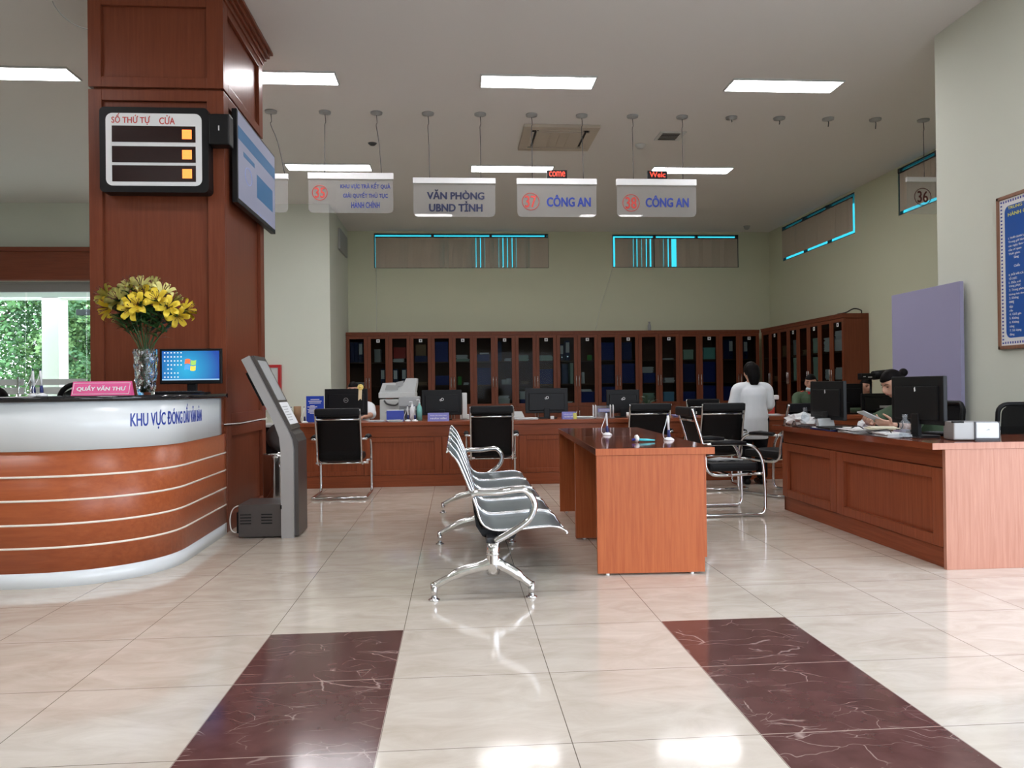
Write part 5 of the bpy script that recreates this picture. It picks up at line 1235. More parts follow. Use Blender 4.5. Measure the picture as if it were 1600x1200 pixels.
def name_card(loc, rz, w, h, label, l1, l2, note=False):
    t = thing('name_card', label, 'sign', loc, rz, 'violet desk name cards')
    bm = new(); prism(bm, [(-.03, 0), (.05, 0), (.012, h), (.009, h)], -w / 2, w / 2, 'YZ'); obj('card', bm, M['sign_purple'], t); a = math.atan2(.04, h)
    text(l1, M['paper'], t, w=w * .78, h=.012, loc=(0, -.0125, h * .68), rot=(PI / 2 - a, 0, 0), bold=.012, ext=.0008); text(l2, M['paper'], t, w=w * .74, h=.022, loc=(0, -.0235, h * .34), rot=(PI / 2 - a, 0, 0), bold=.03, ext=.0008)
    if note:
        bm = new(); prism(bm, [(w * .28, .002), (w * .52, .0), (w * .48, h * .85), (w * .25, h * .85)], -.036, -.032, 'XZ'); obj('sticky_note', bm, M['yellow'], t)
name_card((-.207, 9.0, Z), 0, .245, .095, 'violet name card in front of the monitor closest to the photocopier', 'TRUNG TÂM HÀNH CHÍNH', 'NHÂN VIÊN')
name_card((1.315, 9.02, Z), .08, .165, .085, 'violet name card with a yellow note stuck on its corner', 'HÀNH CHÍNH', 'NHÂN VIÊN', True)
t = thing('desk_telephone', 'grey desk telephone between two looped logo monitors', 'telephone', (.715, 9.22, Z), .1)
bm = new(); prism(bm, [(-.08, 0), (.08, 0), (.08, .09), (-.08, .03)], -.08, .08, 'YZ'); obj('body', bm, M['grey'], t)
bm = new(); tube(bm, [(-.05, -.03, .05), (-.05, 0, .12), (-.05, .06, .15)], .02, 8); obj('handset', bm, M['lightgrey'], t)
sheets((.80, 9.0, Z), .05, .26, .12, 6, 'paper', 'white papers in front of the second looped logo monitor')
monitor((1.085, 9.30, Z), PI, .515, .30, .065, 'black monitor with white looped logo, directly behind the yellow noted name card', 'loops')
bm = new(); prism(bm, [(-.02, 0), (.02, 0), (.02, .035), (-.02, .035)], -.01, .01, 'XZ'); o = obj('usb_hub', bm, M['lightgrey']); o.location = (1.13, 9.12, Z); tag(o, 'tiny pale usb hub under the second looped logo monitor', 'hub')
sheets((1.50, 9.08, Z), -.1, .22, .16, 7, 'paper', 'white papers between the yellow noted card and the clear acrylic pen rack')
t = thing('acrylic_pen_rack', 'clear acrylic rack with a small blue sign between white pens on the service counter', 'rack', (1.725, 9.05, Z))
bm = new(); box(bm, -.13, .13, -.05, .06, 0, .012, .002); box(bm, -.11, .11, .03, .036, .012, .15); obj('rack', bm, M['clear'], t)
bm = new(); box(bm, -.055, .095, .022, .029, .075, .115); obj('small_sign', bm, M['sign_purple'], t)
bm = new()
for z in (.087, .101): box(bm, -.04, .085, .0205, .0222, z - .003, z + .003)
obj('sign_lines', bm, M['paper'], t)
for x in (-.12, -.09, .085, .118):
    bm = new(); tube(bm, [(x, -.01, .012), (x, -.01, .15), (x - .003, -.01, .162)], [.008, .008, .004], 8); obj('pen', bm, M['white'], t)
monitor((2.02, 9.32, Z), PI, .40, .285, .05, 'dark monitor with faint looped logo beside the potted fern', 'loops')
t = thing('paper_cup', 'small white square cup between the acrylic rack and the visitor chair', 'cup', (2.025, 9.02, Z)); bm = new(); lathe(bm, [(0, 0), (.026, 0), (.03, .07), (.027, .07), (.024, .005), (0, .005)], n=14); obj('cup', bm, M['paper'], t)
t = thing('potted_fern', 'dark potted fern beside the faint logo monitor on the service counter', 'plant', (2.36, 9.50, Z))
bm = new(); lathe(bm, [(0, 0), (.07, 0), (.095, .13), (.10, .15), (.088, .15), (.08, .12), (0, .12)], n=20); obj('pot', bm, M['lightgrey'], t)
bm = new(); rf = random.Random(4)
for k in range(46):
    a = rf.uniform(0, 6.28); ln = rf.uniform(.12, .24); el = rf.uniform(.3, 1.3); d = Vector((math.cos(a) * math.cos(el), math.sin(a) * math.cos(el), math.sin(el)))
    pts = [Vector((0, 0, .12)) + d * ln * s - Vector((0, 0, .12 * s * s * (1.2 - el * .5))) for s in (0, .35, .7, 1)]
    for p, q in zip(pts, pts[1:]):
        for s in (-1, 1):
            sd = (q - p).cross(Vector((0, 0, 1))); sd = sd.normalized() if sd.length > 1e-5 else Vector((1, 0, 0))
            for j in range(3): c = p.lerp(q, (j + .5) / 3); bm.faces.new([bm.verts.new(x) for x in (c, c + sd * s * .035 + (q - p) * .1, c + (q - p) * .28)])
obj('fronds', bm, M['fern'], t, fix=False)
bm = new()
for v in range(5): ellipsoid(bm, (-.17 + .02 * v, -.02, .10 + .03 * (v % 3)), (.02, .012, .03), 8, 6)
o = obj('white_ornament', bm, M['paper']); o.location = (2.36, 9.46, Z); tag(o, 'small white ornament at the foot of the potted fern', 'ornament')
sheets((2.70, 9.05, Z), .05, .26, .15, 8, 'paper_purple', 'lilac papers on the service counter behind the side-on chair')
t = thing('card_box', 'small white card box on the lilac papers', 'box', (2.80, 9.08, Z + .036)); bm = new(); box(bm, -.05, .05, -.04, .04, 0, .03, .003); obj('box', bm, M['paper'], t)
sheets((3.76, 9.02, Z), .1, .16, .12, 6, 'paper', 'white papers under the red box at the standing person\'s elbow')
t = thing('red_pen_box', 'red box on the service counter at the standing person\'s elbow', 'box', (3.78, 9.2, Z)); bm = new(); box(bm, -.065, .065, -.05, .05, 0, .105, .008); obj('body', bm, M['redcloth'], t); bm = new(); box(bm, -.05, .05, -.04, .04, .100, .108); obj('opening', bm, M['darkgrey'], t)
t = thing('desk_camera', 'small white camera head on a thin stand on the service counter', 'camera', (3.92, 9.3, Z))
bm = new(); cyl(bm, (0, 0, 0), .05, .012, 16); tube(bm, [(0, 0, .01), (0, 0, .20)], .007, 8); obj('stand', bm, M['black'], t); bm = new(); box(bm, -.035, .035, -.03, .03, .19, .245, .014); obj('head', bm, M['white'], t)
monitor((4.83, 9.32, Z), PI, .42, .30, .075, 'black monitor on the far end of the service counter beside the side bookcases', None)
monitor((5.045, 8.98, Z), PI, .41, .235, .02, 'black low monitor with a pale sticker just past the phone user\'s hands', None)
bm = new(); box(bm, -.075, .075, -.008, .0, -.014, .014); o = obj('pale_sticker', bm, M['grey']); o.location = (5.13, 8.965, Z + .095); tag(o, 'pale sticker on the low black monitor past the phone user', 'sticker')
t = thing('photo_camera', 'black camera on a stand pointing sideways near the phone user\'s hair', 'camera', (5.06, 9.16, Z))
bm = new(); tube(bm, [(0, 0, 0), (0, 0, .42)], .014, 8); cyl(bm, (0, 0, 0), .07, .014, 16); obj('stand', bm, M['black'], t)
bm = new(); box(bm, -.14, .04, -.05, .05, .42, .50, .012); obj('body', bm, M['black'], t)
bm = new(); cyl(bm, (.03, 0, .47), .055, .20, 18, axis=(1, 0, .1)); obj('lens_barrel', bm, M['black'], t)
bm = new(); box(bm, -.12, -.09, -.0525, -.049, .455, .462); box(bm, -.06, -.01, -.0525, -.049, .445, .457); obj('marking', bm, M['lightgrey'], t)
bm = new(); box(bm, -.12, .12, -.14, .10, 0, .13, .01); box(bm, -.10, .10, -.142, -.138, .03, .09); o = obj('receipt_printer', bm, M['lightgrey']); o.location = (5.30, 9.32, Z + .0); tag(o, 'pale printer behind the low black monitor past the phone user', 'printer')

# ------------------------------------------------------------------ things on the staff desk
Z2 = .7515
monitor((2.985, 6.06, Z2), R(-90) + .06 + PI, .50, .31, .07, 'black monitor seen from behind, on the far end of the staff desk', 'mark')
monitor((3.045, 4.93, Z2), R(-90) + .10 + PI, .50, .315, .085, 'black monitor seen from behind, on the staff desk hiding the phone user\'s body', 'mark')
t = thing('card_printer', 'white and grey card box with a dark frame on the staff desk front corner', 'box', (3.18, 4.60, Z2), -.22)
bm = new(); box(bm, -.13, .13, -.08, .08, .004, .115, .008); obj('body', bm, M['silver'], t)
bm = new(); box(bm, -.005, .125, -.088, -.078, .014, .108, .006); fp = obj('front_plate', bm, M['white_lam'], t)
bm = new()
for a, b, c, d in ((-.012, .13, 0, .014), (-.012, -.003, 0, .115), (.124, .132, 0, .115)): box(bm, a, b, -.086, -.07, c, d)
obj('dark_frame', bm, M['darkgrey'], t)
bm = new(); prism(bm, [(.05, .062), (.075, .066), (.066, .072), (.062, .069)], -.0895, -.0875, 'XZ'); obj('marking', bm, M['grey'], fp)
bm = new(); box(bm, -.132, -.07, -.082, -.05, .108, .119, .002); obj('card_slot', bm, M['black'], t)
sheets((2.93, 5.42, Z2), 1.4, .34, .22, 9, 'paper', 'thick white papers on the staff desk beside the phone user\'s hands')
sheets((2.97, 5.25, Z2 + .040), 1.2, .26, .17, 3, 'paper_yellow', 'cream sheet lying over the white papers beside the phone user\'s hands')
sheets((2.90, 4.98, Z2), 1.5, .24, .15, 7, 'paper', 'white paper bundle beside the crumpled clear bottle on the staff desk')
t = thing('document_folder', 'open dark navy folder on the staff desk edge between papers and grey stand', 'folder', (2.93, 5.83, Z2), 1.5)
bm = new(); box(bm, -.20, .20, -.12, .12, 0, .012, .002); obj('cover', bm, M['navy'], t); bm = new(); box(bm, -.18, .18, -.10, .11, .012, .018); obj('sheets', bm, M['paper'], t); bm = new(); box(bm, -.21, .05, -.10, .13, .018, .03, .002); obj('flap', bm, M['black'], t)
def crumpled(name, loc, r, mat, label, cat, seed, sc=(1, 1, 1)):
    bm = new(); rr = random.Random(seed); bmesh.ops.create_icosphere(bm, subdivisions=3, radius=1)
    ph = [Vector((rr.gauss(0, 1), rr.gauss(0, 1), rr.gauss(0, 1))) * 2.6 for _ in range(6)]
    for v in bm.verts:
        k = 1 + sum(.10 * math.sin(v.co.dot(p) * 2 + i) for i, p in enumerate(ph)); v.co = Vector((v.co.x * r * sc[0], v.co.y * r * sc[1], max(-.62, v.co.z) * r * sc[2])) * k
    zmin = min(v.co.z for v in bm.verts)
    for v in bm.verts: v.co.z -= zmin
    o = obj(name, bm, M[mat]); o.location = loc; return tag(o, label, cat)
crumpled('plastic_bag', (2.95, 6.42, Z2), .13, 'paper', 'crumpled white plastic bag on the far end of the staff desk', 'bag', 3, (.9, 1.5, .45))
crumpled('tissue', (3.10, 5.72, Z2), .045, 'paper', 'crumpled white tissue on the staff desk behind the navy folder', 'tissue', 4)
t = thing('grey_card_stand', 'small grey card stand beside the clear cup on the staff desk', 'stand', (2.93, 6.08 - .10, Z2 + .0), .25); bm = new(); prism(bm, [(-.02, 0), (.03, 0), (.01, .085), (.006, .085)], -.075, .075, 'YZ'); obj('card', bm, M['grey'], t)
def plastic_bottle(loc, label, h=.16, lie=False):
    t = thing('plastic_bottle', label, 'bottle', loc, .4 if lie else 0)
    bm = new(); lathe(bm, [(0, 0), (.032, 0), (.034, .02), (.031, .05), (.034, .08), (.030, .10), (.014, h - .02), (.013, h), (0, h)], n=14)
    obj('body', bm, M['clear'], t)
    bm = new(); cyl(bm, (0, 0, h - .004), .016, .018, 12); obj('cap', bm, M['clear'], t)
plastic_bottle((2.885, 6.25, Z2), 'clear plastic bottle by the far monitor on the staff desk', .15)
plastic_bottle((2.90, 4.84, Z2), 'crumpled clear plastic bottle in front of the phone user\'s elbow', .14)
t = thing('ink_pad', 'round violet ink pad on the staff desk beside the white papers', 'ink pad', (3.03, 5.62, Z2)); bm = new(); lathe(bm, [(0, 0), (.045, 0), (.045, .018), (.03, .03), (0, .032)], n=18); obj('pad', bm, M['purple'], t)
t = thing('computer_keyboard', 'black keyboard behind the nearer staff desk monitor', 'keyboard', (3.26, 4.92, Z2), PI / 2 + .1); bm = new(); box(bm, -.2, .2, -.06, .06, 0, .02, .004); obj('body', bm, M['black'], t)
bm = new()
for i in range(14):
    for j in range(4): box(bm, -.188 + i * .027, -.166 + i * .027, -.05 + j * .026, -.03 + j * .026, .02, .025)
obj('keys', bm, M['darkgrey'], t)
bm = new(); tube(bm, smooth_path([(2.86, 5.72, Z2 + .01), (2.84, 5.5, Z2 + .012), (2.86, 5.36, Z2 + .055), (2.88, 5.24, Z2 + .01), (2.85, 5.12, Z2 + .03), (2.88, 5.0, Z2 + .045), (2.87, 4.9, Z2 + .008), (2.95, 4.75, Z2 + .008)], 6), .004, 5); tag(obj('loose_cable', bm, M['cable']), 'black cable wandering over the papers along the staff desk edge', 'cable')
bm = new(); tube(bm, smooth_path([(2.86, 6.45, Z2 + .006), (2.835, 6.35, Z2 + .05), (2.84, 6.3, Z2 + .006), (2.83, 6.1, Z2 + .02), (2.86, 5.95, Z2 + .006)], 5), .004, 5); tag(obj('loose_cable', bm, M['cable']), 'short black cable beside the crumpled plastic bag on the staff desk', 'cable')
# ------------------------------------------------------------------ people
def loft(bm, rings, n=20):
    R_ = []
    for c, rx, ry in rings:
        c = Vector(c); R_.append([bm.verts.new(c + Vector((math.cos(2 * PI * k / n) * rx, math.sin(2 * PI * k / n) * ry, 0))) for k in range(n)])
    for a, b in zip(R_, R_[1:]):
        for k in range(n): bm.faces.new((a[k], a[(k + 1) % n], b[(k + 1) % n], b[k]))
    bm.faces.new(R_[0][::-1]); bm.faces.new(R_[-1])
def limb(bm, pts, rs, n=12, k=5):
    P = smooth_path(pts, k); m = len(P); out = []
    for i in range(m):
        t = i / (m - 1) * (len(rs) - 1); j = min(int(t), len(rs) - 2); out.append(rs[j] + (rs[j + 1] - rs[j]) * (t - j))
    tube(bm, P, out, n)
    ellipsoid(bm, P[0], (out[0],) * 3, 10, 8); ellipsoid(bm, P[-1], (out[-1],) * 3, 10, 8)
def remeshed(name, bm, mat, parent, vox, smooth=4):
    bmesh.ops.recalc_face_normals(bm, faces=bm.faces[:])
    me = bpy.data.meshes.new(name + '_src'); bm.to_mesh(me); bm.free(); t = bpy.data.objects.new(name + '_src', me); C.objects.link(t)
    md = t.modifiers.new('r', 'REMESH'); md.mode = 'VOXEL'; md.voxel_size = vox; md.use_smooth_shade = True
    sm = t.modifiers.new('s', 'SMOOTH'); sm.factor = .5; sm.iterations = smooth
    dg = bpy.context.evaluated_depsgraph_get(); m2 = bpy.data.meshes.new_from_object(t.evaluated_get(dg)); bpy.data.objects.remove(t); bpy.data.meshes.remove(me)
    m2.name = name; m2.materials.clear(); m2.materials.append(mat); o = bpy.data.objects.new(name, m2); C.objects.link(o)
    if parent: o.parent = parent
    for p in m2.polygons: p.use_smooth = True
    return o
def g(d2, s): return math.exp(-d2 / (2 * s * s))
def head_verts(bm, c, rot, s=1.0, face=True):
    """front is +Y before rot; half sizes about .072 x .092 x .112 m"""
    res = bmesh.ops.create_uvsphere(bm, u_segments=40, v_segments=30, radius=1)
    for v in res['verts']:
        x, y, z = v.co
        px, py, pz = x * .072, y * .090, z * .108
        if z < 0: px *= 1 - .30 * (-z) ** 1.3; py *= 1 - .10 * (-z)
        if z < 0 and y > 0: py += .012 * (-z) ** 1.5
        if y < -.1: py *= 1.06
        if face and y > 0:
            py *= 1 - .10 * g(x * x + (z - .1) ** 2, .5)
            py += .026 * g((x / .16) ** 2 + ((z + .24) / .17) ** 2, 1.0) + .010 * g((x / .12) ** 2 + ((z + .02) / .20) ** 2, 1)      # nose and bridge
            for sx in (-1, 1): py -= .010 * g(((x - sx * .40) / .22) ** 2 + ((z - .02) / .14) ** 2, 1)                              # eye sockets
            py += .007 * g((x / .32) ** 2 + ((z + .50) / .085) ** 2, 1) - .004 * g((x / .4) ** 2 + ((z + .44) / .03) ** 2, 1) + .006 * g((x / .4) ** 2 + ((z + .60) / .05) ** 2, 1) - .005 * g((x / .4) ** 2 + ((z + .70) / .07) ** 2, 1)
            py += .012 * g((x / .32) ** 2 + ((z + .90) / .16) ** 2, 1)                                                                 # chin
            py += .004 * g(((abs(x) - .40) / .3) ** 2 + ((z - .22) / .10) ** 2, 1)
        v.co = Vector(c) + rot @ (Vector((px, py, pz)) * s)
    for sx in (-1, 1):      # ears
        ellipsoid(bm, Vector(c) + rot @ (Vector((sx * .073, -.006, -.012)) * s), (.010 * s, .017 * s, .030 * s), 10, 8)
def hair_cap(bm, c, rot, s=1.0, low=-.35, fringe=.42, grow=1.09):
    res = bmesh.ops.create_uvsphere(bm, u_segments=36, v_segments=28, radius=1)
    for v in res['verts']:
        x, y, z = v.co
        line = fringe if y > .35 else (low if y < -.15 else low + (fringe - low) * (y + .15) / .5)
        k = grow if z > line else .80
        px, py, pz = x * .072, y * .090 * (1.06 if y < -.1 else 1), z * .108
        if z < 0: px *= 1 - .22 * (-z) ** 1.3
        v.co = Vector(c) + rot @ (Vector((px * k, py * k, pz * (k if z > 0 else min(k, 1.0)))) * s)
def face_parts(body, c, rot, s, lids=True):
    for sx in (-1, 1):
        bm = new(); ellipsoid(bm, Vector(c) + rot @ (Vector((sx * .030, .0705, .000)) * s), (.0125 * s, .006 * s, .0045 * s), 12, 8, mat=rot); obj('eye', bm, M['eye'], body)
        bm = new(); tube(bm, [Vector(c) + rot @ (Vector((sx * a, b, z)) * s) for a, b, z in ((.014, .081, .018), (.030, .079, .0235), (.047, .066, .019))], [.0025 * s, .0032 * s, .0015 * s], 6); obj('eyebrow', bm, M['hair'], body)
    bm = new(); ellipsoid(bm, Vector(c) + rot @ (Vector((0, .079, -.0565)) * s), (.020 * s, .008 * s, .0075 * s), 12, 8, mat=rot); obj('lips', bm, M['lips'], body)
def hand(bm, w, d, nrm, side, curl=.5, s=1.0, thumb=.6):
    """w wrist, d pointing direction, nrm palm side; side +1 puts the thumb on d x nrm"""
    w, d, nrm = Vector(w), Vector(d).normalized(), Vector(nrm).normalized(); nrm = (nrm - d * d.dot(nrm)).normalized(); a = d.cross(nrm) * side
    mt = Matrix((a, d, nrm)).transposed()
    ellipsoid(bm, w + d * .045 * s, (.036 * s, .052 * s, .014 * s), 16, 12, mat=mt); ellipsoid(bm, w + d * .02 * s + a * .012 * s + nrm * .006 * s, (.020 * s, .034 * s, .013 * s), 12, 8, mat=mt)
    tube(bm, [w - d * .02 * s, w + d * .03 * s], [.022 * s, .024 * s], 10, flat=.75)
    for i, (off, ln, sp) in enumerate(((.027, .068, .10), (.009, .076, .03), (-.009, .070, -.03), (-.026, .055, -.10))):
        p = w + d * (.088 - .004 * abs(i - 1)) * s + a * off * s; dd = (d + a * sp).normalized(); pts = [p - d * .02 * s, p]; ang = 0
        for q, fr in enumerate((.45, .32, .26)):
            ang += curl * (.75 if q == 0 else 1.0) * (1 + .08 * i); p = p + (dd * math.cos(ang) + nrm * math.sin(ang)) * ln * fr * s; pts.append(p)
        tube(bm, pts, [.0088 * s, .0085 * s, .0078 * s, .0070 * s, .0060 * s], 8); ellipsoid(bm, pts[-1], (.0062 * s,) * 3, 8, 6)
    p = w + d * .018 * s + a * .026 * s; t1 = (d * .65 + a * .75 + nrm * thumb * .5).normalized(); t2 = (d * .95 + a * .15 + nrm * thumb * .9).normalized()
    pts = [w + d * .008 * s + a * .010 * s, p, p + t1 * .034 * s, p + t1 * .034 * s + t2 * .030 * s, p + t1 * .034 * s + t2 * .052 * s]
    tube(bm, pts, [.014 * s, .0125 * s, .0105 * s, .0095 * s, .0070 * s], 8); ellipsoid(bm, pts[-1], (.0072 * s,) * 3, 8, 6)

def person(loc, rz, label, J, cloth, skin='skin', vox=.007, hs=1.0, hrot=(0, 0, 0), hair='bun', face=True, sleeve=.55, hem=None, legs='trouser', neckline=.02, extras=None, curl=(.5, .5)):
    """J: joints in local metres, facing +Y"""
    hc = Vector(J['head']); rot = Euler(hrot).to_matrix(); bm = new()
    pel, wst, chs, shd = Vector(J['pelvis']), Vector(J['waist']), Vector(J['chest']), Vector(J['shoulder']); sw_ = J.get('sw', .165); fat = J.get('fat', 1.0)
    tors = [(pel + Vector((0, 0, -.10)), .125, .095), (pel, .160 * fat, .115 * fat), (pel.lerp(wst, .55), .148 * fat, .105 * fat), (wst, .126 * fat, .092 * fat), (wst.lerp(chs, .5), .136 * fat, .098 * fat), (chs, .150, .108), (chs.lerp(shd, .65), .152, .095), (shd, .118, .072), (shd + Vector((0, .0, .03)), .062, .056)]
    loft(bm, tors)
    nk = shd + Vector((0, 0, .0)); limb(bm, [nk, nk.lerp(hc, .55), hc + rot @ Vector((0, -.018, -.03))], [.058, .050, .050])
    for sx, k in ((-1, 'L'), (1, 'R')):
        s0_ = shd + Vector((sx * sw_, 0, -.03)); el, wr = Vector(J['elbow' + k]), Vector(J['wrist' + k])
        limb(bm, [shd + Vector((sx * .07, 0, -.015)), s0_, s0_.lerp(el, .5), el, el.lerp(wr, .4), wr], [.05, .050, .044, .038, .036, .025])
        hd, hn = J['hand' + k]; hand(bm, wr, hd, hn, J.get('thumb' + k, sx), curl[0 if sx < 0 else 1], .98)
        kn, an = Vector(J['knee' + k]), Vector(J['ankle' + k]); hp = pel + Vector((sx * .085, 0, -.06))
        limb(bm, [hp, hp.lerp(kn, .5), kn, kn.lerp(an, .4), an], [.088, .078, .056, .052, .036]); limb(bm, [an, an + Vector((0, .05, -.035)), an + Vector((0, .15, -.05))], [.036, .036, .026])
    head_verts(bm, hc, rot, hs, face)
    body = remeshed('person', bm, M[skin], None, vox, 3); body.location = loc; body.rotation_euler = (0, 0, rz); tag(body, label, 'person')
    if face: face_parts(body, hc, rot, hs)
    bm = new(); hair_cap(bm, hc, rot, hs, grow=1.07 if hair != 'long' else 1.13)
    if hair == 'bun':
        limb(bm, [hc + rot @ Vector((0, -.075, .03)), hc + rot @ Vector((0, -.108, .045))], [.03, .022]); ellipsoid(bm, hc + rot @ Vector((0, -.118, .040)), (.036, .034, .034), 12, 10)
    elif hair == 'long':
        for x in (-.026, 0, .026): limb(bm, [hc + rot @ Vector((x, -.055, .03)), hc + rot @ Vector((x, -.068, -.06)), hc + rot @ Vector((x * .8, -.062, -.135))], [.052, .046, .030])
    remeshed('hair', bm, M['hair'], body, .007, 3)
    bm = new(); o_ = .016
    low_ring = [] if hem is None else [(pel + Vector((0, .01, hem - pel.z)), (.175 if hem < .6 else .172) * fat, .135 * fat)]
    loft(bm, low_ring + ([(pel + Vector((0, 0, -.06)), .165 * fat, .125 * fat)] if hem is None else []) + [(pel, .178 * fat, .133 * fat), (pel.lerp(wst, .55), .168 * fat, .125 * fat), (wst, .155 * fat, .118 * fat), (wst.lerp(chs, .5), .160 * fat, .122 * fat), (chs, .170, .126), (chs.lerp(shd, .65), .170, .110), (shd + Vector((0, 0, .006)), .122, .086), (shd + Vector((0, .004, .028)), .080, .070)])
    for sx, k in ((-1, 'L'), (1, 'R')):
        s0_ = shd + Vector((sx * sw_, 0, -.03)); el, wr = Vector(J['elbow' + k]), Vector(J['wrist' + k])
        if sleeve <= 1: e2 = s0_.lerp(el, sleeve); limb(bm, [shd + Vector((sx * .07, 0, -.012)), s0_, s0_.lerp(e2, .5), e2], [.062, .066, .066, .064])
        else: e2 = el.lerp(wr, sleeve - 1); limb(bm, [shd + Vector((sx * .07, 0, -.012)), s0_, s0_.lerp(el, .5), el, e2], [.060, .064, .058, .052, .045])
    sh_o = remeshed('shirt', bm, M[cloth], body, .008, 4)
    bm = new()
    for sx, k in ((-1, 'L'), (1, 'R')):
        kn, an = Vector(J['knee' + k]), Vector(J['ankle' + k]); hp = pel + Vector((sx * .085, 0, -.06)); limb(bm, [hp + Vector((0, 0, .05)), hp.lerp(kn, .5), kn, kn.lerp(an, .4), an + Vector((0, 0, .03))], [.100, .092, .072, .068, .062])
    loft(bm, [(pel + Vector((0, 0, -.10)), .12, .10), (pel + Vector((0, 0, .04)), .166 * fat, .122 * fat)]); remeshed('trousers', bm, M[legs], body, .010, 3)
    for sx, k in ((-1, 'L'), (1, 'R')):
        an = Vector(J['ankle' + k]); bm = new(); limb(bm, [an + Vector((0, -.03, -.045)), an + Vector((0, .06, -.045)), an + Vector((0, .17, -.052))], [.042, .042, .030])
        zf = min(v.co.z for v in bm.verts)
        for v in bm.verts: v.co.z = max(v.co.z, .002)
        remeshed('shoe', bm, M['black'], body, .008, 2)
    if extras: extras(body, hc, rot, shd)
    return body
# standing person at the counter, seen from behind
JS = dict(head=(0, .035, 1.252), pelvis=(0, 0, .74), waist=(0, .0, .88), chest=(0, .01, 1.00), shoulder=(0, .01, 1.095), sw=.165, fat=1.0, elbowL=(-.215, .04, .86), wristL=(-.12, .22, .84), handL=((.3, 1, 0), (0, 0, -1)), elbowR=(.215, .04, .86), wristR=(.255, .25, .80), handR=((.0, 1, -.1), (-.3, 0, -1)),
          kneeL=(-.09, .01, .40), ankleL=(-.09, -.02, .075), kneeR=(.09, .01, .40), ankleR=(.09, -.02, .075))
def collar(body, hc, rot, shd):
    bm = new(); tube(bm, [Vector((.066 * math.cos(a), .012 + .060 * math.sin(a), shd.z + .035 + .012 * math.sin(a))) for a in [k * 2 * PI / 20 for k in range(20)]], .016, 8, closed=True, flat=.6); obj('collar', bm, M['shirt'], body)
person((3.325, 8.52, 0), 0, 'person in a loose white shirt and black trousers standing with back turned at the counter', JS, 'shirt', 'skin', .008, 1.04, (R(-13), 0, 0), 'long', True, .84, .505, 'trouser', extras=collar)
def seated(dz=0.0, lean=.0, arms='desk'):
    return dict(head=(0, .07 + lean, 1.10 + dz), pelvis=(0, -.06, .53), waist=(0, -.04, .68), chest=(0, -.005 + lean * .4, .83 + dz * .5), shoulder=(0, .015 + lean * .6, .945 + dz * .8), sw=.165,
                elbowL=(-.23, .14, .77), wristL=(-.10, .33, .775), handL=((.5, 1, 0), (0, 0, -1)), elbowR=(.23, .14, .77), wristR=(.10, .33, .775), handR=((-.5, 1, 0), (0, 0, -1)),
                kneeL=(-.10, .36, .47), ankleL=(-.10, .34, .08), kneeR=(.10, .36, .47), ankleR=(.10, .34, .08))
# phone user, in profile
JP = dict(head=(-.005, .265, 1.108), pelvis=(0, -.09, .53), waist=(0, -.05, .68), chest=(-.01, .04, .83), shoulder=(-.02, .105, .935), sw=.150,
          elbowL=(-.345, .30, .800), wristL=(-.425, .515, .805), handL=((.12, 1, .18), (.75, 0, .65)), thumbL=-1, elbowR=(.07, .42, .80), wristR=(-.22, .585, .815), handR=((-.85, .75, .15), (-.55, -.35, .8)), thumbR=-1,
          kneeL=(-.10, .32, .47), ankleL=(-.10, .30, .08), kneeR=(.10, .32, .47), ankleR=(.10, .30, .08))
def uni_extra(board=True, lanyard=False, mask=None, bracelets=False):
    def fn(body, hc, rot, shd):
        for sx in (-1, 1):
            bm = new(); box(bm, -.055, .055, -.025, .025, -.004, .004, .003, mat=Matrix.Translation(shd + Vector((sx * .135, .0, .032))) @ Matrix.Rotation(sx * .35, 4, 'Y')); e = obj('shoulder_board', bm, M['red'], body)
            bm = new(); box(bm, -.05, .05, -.004, .004, .004, .007, mat=Matrix.Translation(shd + Vector((sx * .135, .0, .032))) @ Matrix.Rotation(sx * .35, 4, 'Y')); obj('gold_stripe', bm, M['gold'], e)
        bm = new(); tube(bm, [Vector((shd.x + .068 * math.cos(a), shd.y + .012 + .062 * math.sin(a), shd.z + .035 - .018 * math.sin(a))) for a in [k * 2 * PI / 18 for k in range(18)]], .014, 8, closed=True, flat=.6); obj('collar', bm, M['uniform'], body)
        for sx in (-1, 1):
            bm = new(); box(bm, -.014, .014, -.003, .003, -.02, .02, .002, mat=Matrix.Translation(shd + Vector((sx * .035, .085, .025)))); obj('collar_tab', bm, M['red'], body)
        if mask:
            bm = new(); res = bmesh.ops.create_uvsphere(bm, u_segments=24, v_segments=16, radius=1)
            for v in res['verts']:
                x, y, z = v.co; v.co = hc + rot @ Vector((x * .064, .026 + y * .072, mask + z * .036))
            obj('face_mask', bm, M['mask'], body, smooth=True)
        if bracelets:
            for t_ in (.72, .90):
                p = Vector(JP['elbowL']).lerp(Vector(JP['wristL']), t_); d = (Vector(JP['wristL']) - Vector(JP['elbowL'])).normalized(); u = d.cross(Vector((0, 0, 1))).normalized(); w = d.cross(u)
                bm = new(); r = .035 - .007 * t_ + .004; tube(bm, [p + u * r * math.cos(a) + w * r * math.sin(a) for a in [k * 2 * PI / 18 for k in range(18)]], .006 if t_ > .8 else .004, 7, closed=True); obj('bracelet', bm, M['black'], body)
    return fn
person((3.69, 5.88, 0), PI / 2, 'person with a hair bun in green uniform looking down at a phone', JP, 'uniform', 'skin', .0045, 1.0, (R(-24), 0, R(4)), 'bun', True, 1.05, None, 'uniform', extras=uni_extra(bracelets=True), curl=(.62, .60))
t = thing('mobile_phone', 'grey mobile phone held in both hands of the person with the hair bun', 'phone', (3.005, 5.475, .876), 0)
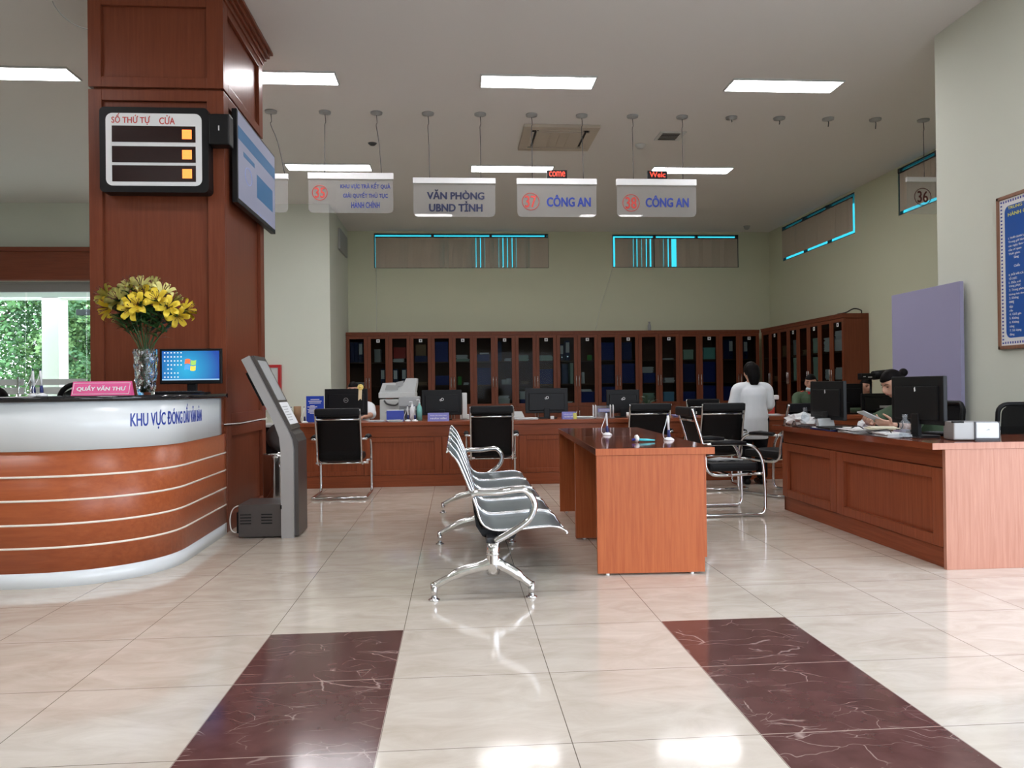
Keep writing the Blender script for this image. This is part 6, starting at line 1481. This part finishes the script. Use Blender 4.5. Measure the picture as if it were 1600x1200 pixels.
bm = new(); mt = Matrix.Rotation(R(22), 4, 'Y') @ Matrix.Rotation(R(-12), 4, 'X') @ Matrix.Rotation(R(8), 4, 'Z'); box(bm, -.075, .075, -.036, .036, -.004, .004, .003, mat=mt); obj('body', bm, M['grey'], t)
bm = new(); box(bm, -.070, .070, -.033, .033, .004, .0048, mat=mt); obj('screen', bm, M['black_gloss'], t)
# people behind the long counter
person((4.735, 10.12, 0), PI - .15, 'person in green uniform with a pale mask lowered under the chin', seated(.035, .0), 'uniform', 'skin_dim', .008, 1.0, (R(-6), 0, R(-25)), 'short', True, 1.5, None, 'uniform', extras=uni_extra(mask=-.085))
person((5.56, 10.25, 0), PI, 'dark haired person whose eyes show over the low black monitor, under the black camera', seated(-.02, .0), 'uniform', 'skin_dim', .008, 1.0, (R(-8), 0, 0), 'short', True, 1.5, None, 'uniform', extras=uni_extra())
JW = seated(-.03, .05); JW['elbowL'] = (-.20, .16, .80); JW['wristL'] = (-.145, .40, .775)
JW['head'] = (.03, .09, 1.10)
person((-1.26, 9.98, 0), PI, 'person in a white short sleeved top half hidden behind the ringed logo monitor', JW, 'shirt', 'skin_dim', .008, 1.0, (R(2), 0, 0), 'short', True, .95, None, 'trouser')
person((-3.27, 5.86, 0), PI, 'person behind the reception counter, only a dark hair top showing at the frame edge', seated(-.055, .0), 'shirt', 'skin', .010, 1.0, (R(-12), 0, 0), 'short', True, .8, None, 'trouser')

# ------------------------------------------------------------------ light
w = bpy.data.worlds.new('overcast_sky'); SC.world = w; w.use_nodes = True; nt = w.node_tree; bg = nt.nodes['Background']
tc = nt.nodes.new('ShaderNodeTexCoord'); sp = nt.nodes.new('ShaderNodeSeparateXYZ'); L(nt, tc.outputs['Generated'], sp.inputs[0])
cr = nt.nodes.new('ShaderNodeValToRGB'); e = cr.color_ramp.elements
e[0].position = .0; e[0].color = (.80, .86, .95, 1); e[1].position = .8; e[1].color = (.62, .76, 1.0, 1)
L(nt, sp.outputs['Z'], cr.inputs['Fac']); L(nt, cr.outputs['Color'], bg.inputs['Color']); bg.inputs['Strength'].default_value = 3.2
SC.view_settings.view_transform = 'Standard'; SC.view_settings.look = 'None'; SC.view_settings.gamma = 1.0; SC.view_settings.use_curve_mapping = False; SC.view_settings.exposure = 1.34
SC.cycles.max_bounces = 8; SC.cycles.diffuse_bounces = 4; SC.cycles.glossy_bounces = 4; SC.cycles.transmission_bounces = 8; SC.cycles.transparent_max_bounces = 16
SC.cycles.caustics_reflective = False; SC.cycles.caustics_refractive = False
